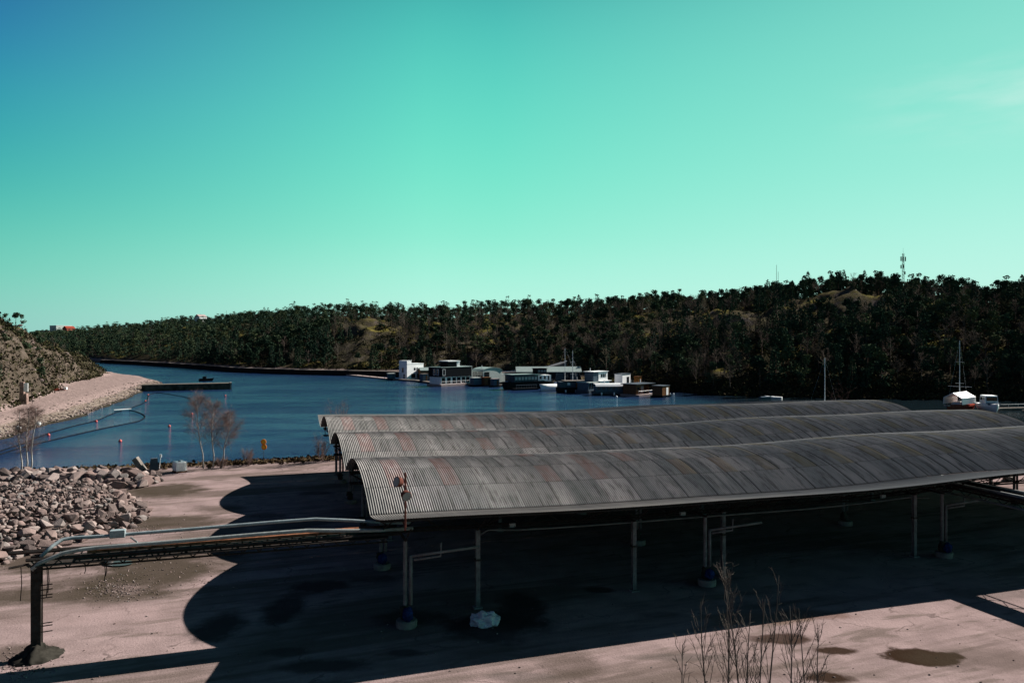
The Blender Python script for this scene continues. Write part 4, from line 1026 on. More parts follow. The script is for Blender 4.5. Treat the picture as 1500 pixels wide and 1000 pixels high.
# grey gable house
r = thing('floating_house', 'pale grey round-roofed floating house with a dark glazed end right of the black house', 'floating house', place(713, 563)+Vector((0,3,0)), R(46))
m = MB(); m.b2(-6,6,-3.6,3.6,-.3,.6); m.build('float', M_['boom'], r)
m = MB(); arc = [(-4.6,.6),(-4.6,4.6)]+[(4.6*math.sin(R(a)),4.6+1.2*math.cos(R(a))) for a in range(-80,81,16)]+[(4.6,4.6),(4.6,.6)]
m.prism(arc, -2.8, 2.8); wl = m.build('wall', M_['palegreen'], r)
arc2 = [(4.75*math.sin(R(a)),4.65+1.32*math.cos(R(a))) for a in range(-88,89,16)]
m = MB(); m.prism(arc2+[(x, z-.14) for x, z in arc2[::-1]], -3.0, 3.0); m.build('roof', M_['palerf'], r)
for y in (-2.0,-.7,.7,2.0):
    m = MB(); m.b2(-4.68,-4.61,y-.55,y+.55,1.6,4.4); m.build('window', M_['glass'], wl)
m = MB(); m.b2(-4.0,-1.6,-2.86,-2.81,.8,4.4); m.build('window', M_['glass'], wl)
m = MB(); m.b2(4.6,6.6,-2.4,2.4,.6,3.6); m.build('annex', M_['palegreen'], r)
shedbox('floating_shed', 'blue-grey box shed in front of the round-roofed grey house', 697, 565.5, 3.0, 2.4, 2.3, 35, 'greycab', 'palegreen', doorm='greycab')
shedbox('floating_shed', 'brown timber box shed, middle of three in front of the round-roofed house', 712, 565.5, 2.6, 2.2, 2.4, 35, 'wood', 'wood', doorm='black')
shedbox('floating_shed', 'blue-grey and brown box shed, rightmost of three in front of the round-roofed house', 725, 566.5, 2.2, 2.0, 2.1, 35, 'greycab', 'deck', doorm='wood')
# black old ship
r = thing('moored_ship', 'black-hulled old ship with a flat pale roof and white cabin, left of the motor yacht', 'ship', place(775, 570)+Vector((0,3,0)), R(30))
hm = hull(17, 5.4, 2.3); hm.build('hull', M_['black'], r)
m = MB(); m.b2(-6.5,2.2,-2.0,2.0,2.3,4.3); c_ = m.build('deckhouse', M_['greyhull'], r)
m = MB(); m.b2(-7.8,2.8,-2.5,2.4,4.5,4.75); m.build('roof', M_['palerf'], r)
for x in (-5.8,-4.6,-3.4,-2.2,-1.0,.2,1.3):
    q = MB(); q.box((x,-2.03,3.4), (.8,.06,.9)); q.build('window', M_['palegreen'], c_)
m = MB()
for x in (-7.6,-5.5,-3.4,-1.3,.8,2.6): m.bar((x,-2.4,2.3),(x,-2.4,4.5),.07)
m.build('awning_posts', M_['greycab'], r)
m = MB(); m.b2(2.3,7.2,-1.9,1.9,2.4,4.3); cb = m.build('cabin', M_['white'], r)
windows(r, cb, [('f',3.2,3.5,.8,.9),('f',4.8,3.5,.7,.9),('f',6.2,3.3,.5,1.4)], 0, 3.8, frame=None)
m = MB(); m.b2(2.3,5.8,-1.5,1.5,4.75,6.3); wh = m.build('wheelhouse', M_['black'], r)
for x in (2.9,4.0,5.1):
    q = MB(); q.box((x,-1.53,5.6), (.75,.05,.7)); q.build('window', M_['greycab'], wh)
m = MB(); m.b2(2.1,6.0,-1.7,1.7,6.3,6.45); m.build('wheelhouse_roof', M_['black'], r)
m = MB(); m.box((-4,-4.2,.25), (8.5,2.4,.6)); m.build('landing_stage', M_['black'], r)
m = MB()
for k in range(9): m.bar((-7.6+k*.9,-5.2,.5),(-7.6+k*.9,-5.2,1.6),.05)
m.bar((-7.7,-5.2,1.6),(-.4,-5.2,1.6),.05); m.build('stage_railing', M_['greycab'], r)
# long boat hall behind
r = thing('boat_hall', 'long dark boat hall with a pale green roof behind the black ship', 'boat hall', at(806, 262, -.2), R(2))
m = MB(); m.b2(-12,10.5,-4,4,0,3.0); m.build('wall', M_['black'], r)
m = MB(); m.prism([(-4.4,2.9),(0,4.6),(4.4,2.9),(4.4,3.1),(0,4.8),(-4.4,3.1)], -12.3, 10.8, 'x'); m.build('roof', M_['palerf'], r)
g_ = MB(); g_.prism([(-4,3.0),(0,4.55),(4,3.0)], -11.9, 10.4, 'x'); g_.build('gable', M_['palerf'], r)
for x in (-9,-3,3,8):
    m = MB(); m.box((x,-4.04,1.4), (2.8,.08,2.6)); m.build('door', M_['greyhull'], r)
# white motor yacht
r = thing('motor_yacht', 'sleek white motor yacht moored beside the black ship', 'motor yacht', place(815, 572)+Vector((0,1.5,0)), R(230))
hull(14.0, 3.4, 1.8, rake=1.3).build('hull', M_['white'], r, True)
m = MB(); m.prism([(-3.2,1.4),(-3.0,2.4),(-.6,2.6),(.7,1.5)], -.95, .95); c_ = m.build('cabin', M_['white'], r)
m = MB(); m.prism([(-2.4,1.85),(-2.3,2.2),(-.7,2.3),(-.1,1.85)], -.98, .98); m.build('window', M_['glass'], c_)
m = MB(); m.bar((-3.4,-1,1.5),(-3.0,-1,2.6),.05); m.bar((-3.4,1,1.5),(-3.0,1,2.6),.05); m.bar((-3.0,-1,2.6),(-3.0,1,2.6),.05); m.build('rail_arch', M_['white'], r)
# sailing boats: hull, cabin, mast, boom
def sailboat(px, py, L, mh, lab, rz, mastp=.1, hullm='white', back=1.5, spread=2):
    r = thing('sailing_boat', lab, 'sailing boat', place(px, py)+Vector((0,back,0)), R(rz))
    hull(L, L*.3, L*.12, rake=1).build('hull', M_[hullm], r, True)
    m = MB(); m.box((-L*.05,0,L*.12+.3), (L*.4,L*.17,.55), taper=.85); c_ = m.build('cabin', M_['white'], r)
    m = MB(); m.tube([(L*mastp,0,L*.12),(L*mastp,0,mh)], .11, 8, .07); ms = m.build('mast', M_['mast'], r)
    m = MB()
    for k in range(1, spread+1):
        z = L*.12+(mh-L*.12)*k/(spread+1); m.bar((L*mastp,-.9,z),(L*mastp,.9,z),.035)
    m.build('spreader', M_['mast'], ms)
    m = MB(); m.bar((L*mastp,0,L*.12+1.2),(-L*.36,0,L*.12+1.25),.09); m.build('boom', M_['mast'], r)
    m = MB(); m.bar((L*mastp,0,mh),(L*.55,0,L*.14),.012); m.bar((L*mastp,0,mh),(-L*.49,0,L*.12),.012); m.build('stay', M_['mast'], r)
    return r
sailboat(834, 572, 9, 12.9, 'white sailing boat with the tallest white mast behind the yacht', 200, back=7)
sailboat(842, 573, 8, 12.2, 'sailing boat with the thin grey mast, middle of the three close masts', 60, back=12, hullm='greyhull')
sailboat(846, 573, 7, 9.4, 'sailing boat with the shortest pale mast of the three close masts', 190, back=9)
sailboat(1204, 606, 9, 11.6, 'sailing boat whose bare pale mast stands up behind the far shed roof', 30, back=0, spread=0)
# dark house boat with orange timber panel
r = thing('house_boat', 'dark houseboat with an orange timber panel beside the sailing masts', 'houseboat', place(841, 575)+Vector((0,2,0)), R(12))
hull(10, 4.2, 1.5, full=5, rake=.2).build('hull', M_['black'], r)
m = MB(); m.b2(-4.6,4.4,-1.8,1.8,1.4,3.2); wl = m.build('wall', M_['greyhull'], r)
m = MB(); m.b2(.2,2.4,-1.9,-1.81,.9,3.15); m.build('timber_panel', M_['orangewood'], wl)
m = MB(); m.b2(-3.2,5.2,-2.3,2.2,3.3,3.5); m.build('roof', M_['conc'], r)
m = MB(); m.b2(-2.4,-1.6,-1.88,-1.81,2.2,2.9); m.build('window', M_['white'], wl)
# two-storey white and blue boat
r = thing('house_boat', 'blue and white two-storey houseboat with a white wheelhouse on top', 'houseboat', place(868, 576)+Vector((0,3,0)), R(48))
m = MB(); m.b2(-4.6,5.0,-2.4,2.4,-.3,.9); m.build('float', M_['greyhull'], r)
m = MB(); m.b2(-4.2,1.6,-2,2,.9,3.1); wl = m.build('lower_wall', M_['greycab'], r)
m = MB(); m.b2(1.61,6.2,-2.05,2,.9,3.3); w2 = m.build('end_cabin', M_['white'], r)
m = MB(); m.b2(-4.4,1.58,-2.3,2.2,3.1,3.28); m.build('deck_roof', M_['palegreen'], r)
m = MB(); m.b2(-1.2,1.19,-1.6,1.6,3.3,6.0); up = m.build('upper_wall', M_['greycab'], r)
m = MB(); m.b2(1.2,5.8,-1.7,1.7,3.5,6.1); wh = m.build('wheelhouse', M_['white'], r)
m = MB(); m.b2(-1.5,6.1,-1.9,1.9,6.1,6.25); m.build('roof', M_['white'], r)
m = MB(); m.b2(.6,6.8,-2.5,2.2,3.32,3.48); m.build('balcony', M_['white'], r)
for x in (2.7,3.6,4.5):
    q = MB(); q.box((x,-1.73,4.95), (.55,.05,.9)); q.build('window', M_['glass'], wh)
for x in (-3.4,-2.2,-1.0,.2,1.1):
    q = MB(); q.box((x,-2.03,2.1), (.7,.05,1.4)); q.build('window', M_['glass'], wl)
for x in (2.3,3.4): q = MB(); q.box((x,-2.08,2.2), (.6,.05,.9)); q.build('window', M_['glass'], w2)
# long grey house boat with white roof
r = thing('house_boat', 'long low grey houseboat with a flat white roof edge, in front of the two-storey boat', 'houseboat', place(899, 579)+Vector((0,2.5,0)), R(3))
hull(11.5, 4.4, 1.0, full=6, rake=.3).build('hull', M_['greyhull'], r)
m = MB(); m.b2(-5.0,5.0,-1.9,1.9,.9,2.7); wl = m.build('wall', M_['greycab'], r)
m = MB(); m.prism([(-2.6,2.45),(-1.9,3.05),(2.2,3.05),(2.2,3.15),(-1.95,3.17),(-2.7,2.55)], -5.2, 5.2, 'x'); m.build('roof', M_['white'], r)
for k in range(7):
    q = MB(); q.box((-4.2+k*1.4,-1.93,1.9), (.85,.05,.75)); q.build('window', M_['glass'], wl)
# pale cabin and orange hut behind
shedbox('floating_house', 'small white cabin with a row of windows behind the long grey houseboat', 912, 572, 5.5, 2.6, 4.6, 55, 'white', 'greyhull', doorm='glass', cat='floating house')
shedbox('floating_shed', 'tiny orange-cream hut peeping over the roofs right of the white cabin', 934, 573, 1.5, 1.6, 3.9, 45, 'orangewood', 'wood', doorm='white')
# brown open cabin on a raft
r = thing('floating_house', 'brown open-sided timber cabin on a pale raft at the right of the row', 'floating house', place(938, 580)+Vector((0,3,0)), R(46))
m = MB(); m.b2(-4.4,4.4,-3.2,3.0,-.2,.5); m.build('raft', M_['deck'], r)
m = MB(); m.b2(-4,-.2,-2,2.4,.5,3.2); m.b2(2.0,2.15,-2,2.4,.5,3.2); m.b2(-.2,2.0,2.25,2.4,.5,3.2); wl = m.build('wall', M_['wood'], r)
m = MB(); m.b2(-4.6,4.6,-2.6,2.8,3.2,3.4); m.build('roof', M_['greyhull'], r)
for x in (3.9,):
    for y in (-2.2, 2.2): q = MB(); q.bar((x,y,.5),(x,y,3.2),.12); q.build('roof_post', M_['wood'], r)
m = MB(); m.box((-1.2,-2.04,1.8), (1.1,.08,1.9)); m.build('door', M_['deck'], wl)
m = MB(); m.box((-3.0,-2.04,2.0), (.9,.08,.9)); m.build('window', M_['glass'], wl)
shedbox('floating_shed', 'small brown floating hut with a pale window, last in the row', 968, 581, 4.2, 3.0, 2.5, 52, 'wood', 'greyhull', doorm='white')
# deck railings and stove pipes on the house boats
m = MB()
for k in range(11): m.bar((-4.4+k*.88,-3.1,.5),(-4.4+k*.88,-3.1,1.5),.03)
m.bar((-4.4,-3.1,1.5),(4.4,-3.1,1.5),.04)
for o in [o for o in COL.objects if o.name.startswith('floating_house') and 'brown open-sided' in o.get('label','')]: m.build('railing', M_['white'], o)
for key, x, y, z in (('dark houseboat', 1.2, .4, 3.5), ('long low grey', -2.2, .5, 3.1), ('blue and white two-storey', .2, .6, 6.2), ('pale grey round-roofed', -2.5, 0, 5.6), ('brown open-sided', -2.6, .8, 3.4)):
    for o in [o for o in COL.objects if key in o.get('label', '') and o.parent is None]:
        q = MB(); q.tube([(x,y,z-.1),(x,y,z+1.0)], .12, 8); q.build('stove_pipe', M_['mast'], o)
for key, W__ in (('long low grey', 5.0), ('dark houseboat', 4.4)):
    for o in [o for o in COL.objects if key in o.get('label', '') and o.parent is None]:
        for k in (-1, 0, 1): q = MB(); q.lathe([(.18,-.3),(.24,-.1),(.24,.3),(.18,.45)], 10, (k*W__*.7,-2.35,.4)); q.build('fender', M_['white'], o)
# white mooring buoys
for px, py in ((982,578),(986.5,578),(903,582)):
    b = MB(); b.lathe([(.05,-.3),(.25,-.1),(.3,.15),(.22,.4),(.06,.5)], 12); o = b.build('mooring_buoy', M_['white'], None, True); o.location = place(px, py)
    tag(o, 'white buoy on the dark water right of the brown hut' if px > 950 else 'lone white buoy floating in front of the long grey houseboat', 'buoy', 'white mooring buoys' if px > 950 else None)
# boats at the right, beyond the sheds
r = sailboat(1404, 601, 10.5, 15.2, 'red-hulled sailing boat under a white tent cover with a tall mast', 218, mastp=-.06, hullm='redpaint', back=0)
m = MB(); m.prism([(-1.9,1.5),(-1.85,2.9),(0,4.0),(1.85,2.9),(1.9,1.5),(1.8,1.5),(1.75,2.8),(0,3.85),(-1.75,2.8),(-1.8,1.5)], -4.2, 3.0, 'x')
m.build('tent_cover', M_['white'], r)
m = MB(); m.b2(2.2,6.4,-.4,.4,1.25,1.5); m.build('bowsprit_deck', M_['deck'], r)
m = MB(); m.bar((-.63,-2.4,5.2),(-.63,2.4,5.2),.05); m.build('crosstree', M_['mast'], r)
r = thing('cabin_cruiser', 'blue and white cabin cruiser with dark windscreen at the far right', 'cabin cruiser', place(1449, 602), R(255))
hull(8, 3.2, 1.5).build('hull', M_['white'], r, True)
m = MB(); m.box((-.2,0,2.5), (3.6,2.5,1.8), taper=.9); c_ = m.build('cabin', M_['white'], r)
m = MB(); m.box((1.62,0,2.75), (.12,2.0,.8)); m.build('windscreen', M_['glass'], c_)
for s in (-1, 1): q = MB(); q.box((-.3,s*1.2,2.7), (2.2,.1,.6)); q.build('window', M_['glass'], c_)
m = MB(); m.b2(1.0,3.2,-1.1,1.1,1.55,1.9); m.build('foredeck', M_['greycab'], r)
m = MB(); m.bar((-.6,0,3.4),(-.6,0,5.0),.05); m.bar((-.6,-.6,4.4),(-.6,.6,4.4),.04); m.bar((-.9,.9,3.3),(-.9,.9,4.6),.03); m.build('antenna_mast', M_['darksteel'], r)
for k, (px, py) in enumerate(((1488,600),(1530,603))):
    j = thing('pontoon', ('narrow grey pontoon right of the cabin cruiser' if k == 0 else 'grey pontoon continuing out of frame at the right'), 'pontoon', place(px, py), R(12))
    m = MB(); m.box((0,0,.3), (10,1.4,.4)); m.build('deck', M_['conc'], j); m = MB(); m.bar((-5,-.6,1.3),(5,-.6,1.3),.05); [m.bar((x,-.6,.4),(x,-.6,1.3),.04) for x in (-5,-2.5,0,2.5,5)]; m.build('railing', M_['mast'], j)
for px, lab in ((1122,'grey'), (1135,'pale')):
    r = thing('rowing_boat', 'small %s open boat lying at the dark shore above the shed roof' % lab, 'rowing boat', place(px, 584), R(20 if px < 1130 else 150))
    hull(3.6, 1.3, .55).build('hull', M_['greycab' if lab == 'grey' else 'white'], r); m = MB(); m.b2(-.3,.1,-.5,.5,.5,.6); m.build('seat', M_['wood'], r)
r = thing('work_boat', 'small dark boat lying beyond the stone pier', 'boat', place(301, 558), R(15))
hull(4.6, 1.7, .9).build('hull', M_['black'], r); m = MB(); m.box((-.3,0,1.3), (1.3,1.1,.9)); m.build('cabin', M_['black'], r)

# ------------------------------------------------------------------ quay wall, pier, road, buildings and masts far off
pts = [((px-750)/F*(interp(px, YS)-2.5), interp(px, YS)-2.5) for px in range(150, 606, 14)]
m = MB(); cp = MB()
for (a, b) in zip(pts[:-1], pts[1:]):
    A, B = Vector((*a, 0)), Vector((*b, 0)); d_ = B-A; rz = math.atan2(d_.y, d_.x); c_ = (A+B)/2
    m.box((c_.x, c_.y, -.7), (d_.length+.05, 3.0, 2.6), rz); cp.box((c_.x, c_.y+.1, .69), (d_.length+.05, 3.4, .16), rz)
q = m.build('quay_wall', worn('tarred_quay', (.022,.020,.020), .4, 1.5, .9, bump=.3)); tag(q, 'long dark quay wall under the wooded shore beyond the water', 'quay wall')
cp.build('coping', M_['conc'], q)
A, B = place(203, 573), place(333, 570); d_ = B-A
r = thing('pier', 'dark stone pier reaching from the beach tip into the water', 'pier', (A+B)/2+Vector((0,2,0)), math.atan2(d_.y, d_.x))
M_['pierwall'] = worn('dark_pier_stone', (.055,.046,.042), .6, .9, .95, bump=.4, dirt=(.02,.018,.016))
m = MB(); m.b2(-d_.length/2,d_.length/2,-2,2,-.6,1.75); m.build('wall', M_['pierwall'], r)
m = MB(); m.b2(-d_.length/2,d_.length/2,-2.15,2.15,1.75,1.95); m.build('coping', worn('weathered_pier_top', (.13,.11,.095), .3, 1, .9, bump=.2), r)
m = MB(); m.b2(d_.length/2,d_.length/2+.5,-2.2,2.2,-.6,2.1); m.build('end_post', M_['conc'], r)
# road ramp climbing behind the houses
rd = [(690,283,.3),(730,286,.8),(770,284,1.6),(800,284,3.0),(826,287,5.0)]; m = MB(); w_ = MB()
for (a, b) in zip(rd[:-1], rd[1:]):
    A, B = at(*a), at(*b); n = (B-A).cross(Vector((0,0,1))).normalized()*2.6; k = len(m.v)
    for P_ in (A-n, A+n, B+n, B-n): m.v.append(tuple(P_+Vector((0,0,.5))))
    for P_ in (A-n, A+n, B+n, B-n): m.v.append(tuple(P_+Vector((0,0,-2.5))))
    m.f += [[k,k+1,k+2,k+3],[k,k+4,k+5,k+1],[k+1,k+5,k+6,k+2],[k+2,k+6,k+7,k+3],[k+3,k+7,k+4,k]]
    w_.bar(A+n+Vector((0,0,1.0)), B+n+Vector((0,0,1.0)), .18)
struct(m.build('road', worn('grey_road', (.10,.10,.105), .15, .5, .9, bump=0)))
q = w_.build('guard_rail', M_['mast']); tag(q, 'pale guard rail along the road ramp behind the floating houses', 'guard rail')
def building(name, lab, px, Y, L, Wd, H, rz, mat, roofm, z, gable=0):
    r = thing(name, lab, 'building', at(px, Y, z), R(rz)); m = MB(); m.b2(-L/2,L/2,-Wd/2,Wd/2,0,H); wl = m.build('wall', M_[mat], r)
    m = MB()
    if gable: m.prism([(-Wd/2-.3,H),(0,H+gable),(Wd/2+.3,H)], -L/2-.3, L/2+.3, 'x')
    else: m.b2(-L/2-.2,L/2+.2,-Wd/2-.2,Wd/2+.2,H,H+.5)
    m.build('roof', M_[roofm], r)
    n = max(2, int(L/5))
    for k in range(n): q = MB(); q.box((-L/2+L*(k+.5)/n,-Wd/2-.05,H*.55), (L/n*.5,.12,H*.25)); q.build('window', M_['glass'], wl)
building('white_hall', 'pale blue-white hall far off on the left skyline', 89, 880, 18, 14, 12, 60, 'palegreen', 'white', 20)
building('red_house', 'red gabled house beside the white hall far off at the left', 101, 860, 10, 9, 9.5, 60, 'pinkwall', 'redpaint', 19, 3)
building('brown_house', 'low brownish building at the left end of the far skyline', 66, 900, 16, 9, 6.5, 0, 'deck', 'rust', 20)
building('hilltop_house', 'small white house on the ridge among the trees, left of the thin mast', 294, 600, 7, 6, 6.5, 60, 'white', 'deck', 27, 2)
def mast(name, lab, px, Y, ybot, ytop, w, cellular):
    z0 = CAMZ+(500-ybot)*Y/F-8; z1 = CAMZ+(500-ytop)*Y/F; r = thing(name, lab, 'mast', at(px, Y, z0)); H = z1-z0
    m = MB()
    if w > .5:
        k = 3; prev = None; n = int(H/1.4)
        for i in range(n+1):
            z = H*i/n; ww = w*(1-.35*i/n); P = [Vector((ww*math.cos(2.094*j), ww*math.sin(2.094*j), z)) for j in range(3)]
            if prev:
                for j in range(3): m.bar(prev[j], P[j], .11); m.bar(prev[j], P[(j+1)%3], .07)
            prev = P
    else: m.tube([(0,0,0),(0,0,H)], w, 6, w*.6)
    t = m.build('lattice' if w > .5 else 'pole', M_['darksteel'], r)
    if cellular:
        for (a, z, h) in ((0,H-2.6,2.0),(2.1,H-2.4,2.0),(4.2,H-2.6,2.0),(1,H-5.8,1.6),(3.2,H-6.1,1.6),(5.0,H-9,1.3)):
            q = MB(); q.box((1.0*math.cos(a),1.0*math.sin(a),z), (.3,.45,h), a); q.build('antenna_panel', M_['darksteel'], r)
        q = MB(); q.bar((0,0,H),(0,0,H+2.4),.05); q.build('antenna_rod', M_['darksteel'], r)
mast('telecom_mast', 'dark telecom tower with antenna panels on the highest wooded ridge', 1323, 335, 408, 371, .62, True)
mast('radio_mast', 'taller of two thin masts on the ridge at the right', 1137.5, 390, 422, 388, .14, False)
mast('radio_mast', 'shorter of two thin masts side by side on the ridge', 1140, 392, 422, 398, .12, False)
mast('radio_mast', 'single thin mast above the trees on the left ridge', 331.5, 560, 466, 455, .16, False)

# ------------------------------------------------------------------ boom, buoys
def boompath(P): return [place(x, y)+Vector((0,0,.02)) for x, y in P]
def smooth(P, k=6):
    out = []
    for i in range(len(P)-1):
        p0, p1, p2, p3 = P[max(i-1,0)], P[i], P[i+1], P[min(i+2,len(P)-1)]
        for j in range(k):
            t = j/k; out.append(.5*((2*p1)+(p2-p0)*t+(2*p0-5*p1+4*p2-p3)*t*t+(3*p1-p0-3*p2+p3)*t**3))
    return out+[P[-1]]
m = MB(); m.tube(smooth(boompath([(-60,683),(0,661),(30,651),(55,641),(72,634.5),(105,625),(141,616),(165,606),(182,601),(196,596),(214,588),(219,578),(235,576),(262,580),(281,584)])), .12, 6)
q = m.build('floating_boom', M_['boom'], None, True); tag(q, 'dark floating boom strung with red buoys, nearer the beach', 'floating boom')
m = MB(); m.tube(smooth(boompath([(-60,688),(0,666),(35,655),(72,646),(110,637),(150,628),(185,621),(203,617),(212,611),(207,606),(195,602),(184,601)])), .13, 6)
q = m.build('floating_boom', M_['boom'], None, True); tag(q, 'dark floating boom curving back in a hook, nearer the yard', 'floating boom')
BL = [(217,578,'red buoy on the boom close to the stone pier'),(213,587,'red buoy on the boom, second from the pier'),(182,600,'red buoy where the two booms meet'),(141,617,'red buoy on the boom in mid-water'),(71,637,'red buoy on the boom nearest the left edge'),(176,646,'lone red buoy low in open water left of the birches'),(248,624,'lone red buoy in open water between pier and birches'),(281,606,'faint red buoy seen through the left birch twigs'),(330,579,'small orange buoy in the water right of the pier end')]
for px, py, lb in BL:
    b = MB(); b.lathe([(.05,-.22),(.2,-.1),(.25,.06),(.21,.23),(.09,.33),(.05,.38)], 14); o = b.build('red_buoy', M_['buoyred'], None, True); o.location = place(px, py+.8); tag(o, lb, 'buoy')
b = MB(); hb_ = hull(2.6,.9,.35); o = hb_.build('white_float', M_['white']); o.location = place(177, 602); o.rotation_euler = (0,0,.6); tag(o, 'small white float beside the buoy where the booms meet', 'float')
# white balls on the beach edge
for px, py, lb in ((27,617,'white ball lying on the beach edge, left one'),(56,610,'white ball lying on the beach edge, right one')):
    Y = (CAMZ-.3)*F/(py-500); X = (px-750)/F*Y; b = MB(); b.lathe([(.1,0),(.35,.12),(.45,.4),(.35,.68),(.1,.8)], 12); o = b.build('white_buoy', M_['white'], None, True); o.location = (X, Y, float(terrain(np.array([X]), np.array([Y]))[0])-.05); tag(o, lb, 'buoy')
# ruined pillar on the beach and red-white debris
X, Y = at(34, 155)[:2]; Z = float(terrain(np.array([X]), np.array([Y]))[0])
r = thing('ruined_pillar', 'broken pale pillar with a white board standing at the foot of the left bluff', 'pillar', (X, Y, Z-.2))
m = MB(); m.box((-.2,0,2.4), (.9,.8,4.9), .2, .8); m.box((.1,.3,1.2), (1.3,.9,2.4), .1, .85); m.build('pillar_stone', worn('plastered_brick', (.22,.15,.13), .4, 1.2, .9), r)
m = MB(); m.box((.7,-.2,3.7), (.8,.15,1.8), .2); m.build('white_board', M_['white'], r)
m = MB(); m.bar((.6,0,2.7),(2.0,.2,2.9),.14); m.bar((1.6,.2,2.8),(1.8,.2,.3),.08); m.build('arm', M_['darksteel'], r)
X, Y = at(88, 196)[:2]; Z = float(terrain(np.array([X]), np.array([Y]))[0])
r = thing('debris_heap', 'small heap of reddish planks and scrap on the beach', 'debris', (X, Y, Z))
for k, (c, d, a) in enumerate((((0,0,.3),(2.4,.4,.3),.3),((.4,.3,.5),(1.8,.3,.3),-.5),((-.8,-.2,.35),(1.0,.8,.6),.8),((1.4,.1,.7),(.7,.6,.6),.1))):
    m = MB(); m.box(c, d, a); m.build('plank', M_['redpaint' if k % 2 == 0 else 'wood'] if k < 3 else M_['white'], r)
# ------------------------------------------------------------------ things at the quay edge
_b = M_['ibc'].node_tree.nodes['Principled BSDF']; _b.inputs['Subsurface Weight'].default_value = 1; _b.inputs['Subsurface Radius'].default_value = (1,1,1); _b.inputs['Subsurface Scale'].default_value = .5
X, Y = px2g(263, 691)
r = thing('liquid_tank', 'white cube-shaped plastic tank standing near the quay edge', 'tank', (X, Y, 0), R(45))
m = MB(); m.box((0,0,.62), (1.0,1.15,.95)); m.build('tank_body', M_['ibc'], r, bevel=.07)
m = MB(); m.box((0,0,.07), (1.05,1.2,.13)); m.build('pallet', M_['wood'], r)
m = MB()
for z in (.3,.62,.95,1.1):
    for s in (-1, 1): m.bar((-.53,s*.6,z),(.53,s*.6,z),.018); m.bar((s*.53,-.6,z),(s*.53,.6,z),.018)
for x in (-.53,-.18,.18,.53):
    for s in (-1, 1): m.bar((x,s*.6,.13),(x,s*.6,1.1),.018)
m.build('cage', M_['mast'], r)
m = MB(); m.lathe([(.12,1.09),(.12,1.16)], 14); m.build('cap', M_['darksteel'], r)
X, Y = px2g(214, 689)
r = thing('scrap_heap', 'tilted grey slab and dark scrap leaning beside the boulders at the quay edge', 'scrap', (X, Y, 0), .2)
m = MB(); m.box((-.2,0,.75), (.5,.9,1.9)); s_ = m.build('slab', M_['conc'], r); s_.rotation_euler = (0, R(-32), 0)
m = MB(); m.box((.75,.1,.65), (.9,.8,1.2), .3, .7); m.build('dark_bin', M_['greyhull'], r)
m = MB(); m.bar((1.3,0,.2),(1.45,0,1.7),.05); m.box((1.42,0,1.5), (.18,.18,.3)); m.build('stake', M_['white'], r)
X, Y = px2g(386, 678)
r = thing('harbour_sign', 'orange sign of two stacked round discs on a thin post at the quay', 'sign', (X, Y, 0), -.1)
m = MB(); m.bar((0,.05,0),(0,.05,2.1),.035); m.build('post', M_['graypipe'], r)
for k, z in enumerate((2.35, 1.78)):
    m = MB(); m.lathe([(.31,-.03),(.31,.03)], 18); d = m.build('sign_board', M_['orange'], r); d.location = (.06*k,0,z); d.rotation_euler = (R(90),0,0)
    m = MB(); m.lathe([(.17,.03),(.17,.045)], 18); e = m.build('sign_disc', M_['yellow'], d)
X, Y = px2g(160, 822)
b = MB(); b.lathe([(.2,0),(.26,.06),(.22,.2),(.10,.34),(.02,.38)], 14); o = b.build('white_bucket', M_['white'], None, True); o.location = (X, Y, 0); tag(o, 'small white upturned bucket by the puddle behind the pipe bridge', 'bucket')
# puddle
def puddle(px, py, w, h, seed):
    X, Y = px2g(px, py); rx, ry = w/2*Y/F, h/2*Y*Y/(CAMZ*F); v = []; n = 40
    for k in range(n):
        a = 6.283*k/n; rr = 1+.35*noise.noise(Vector((math.cos(a)*1.3, math.sin(a)*1.3, seed))); v.append((rx*rr*math.cos(a), ry*rr*math.sin(a), 0))
    m = MB(); m.v = v; m.f = [list(range(n))]; o = m.build('puddle', M_['puddle']); o.location = (X, Y, .075); struct(o); return o
Mx = Mat('puddle_water', .25, .2); Mx.color((.04,.036,.034)); Mx.b.inputs['IOR'].default_value = 1.33; M_['puddle'] = Mx.m
puddle(176, 826, 40, 8, 1.0); puddle(192, 815, 30, 4, 4.0)

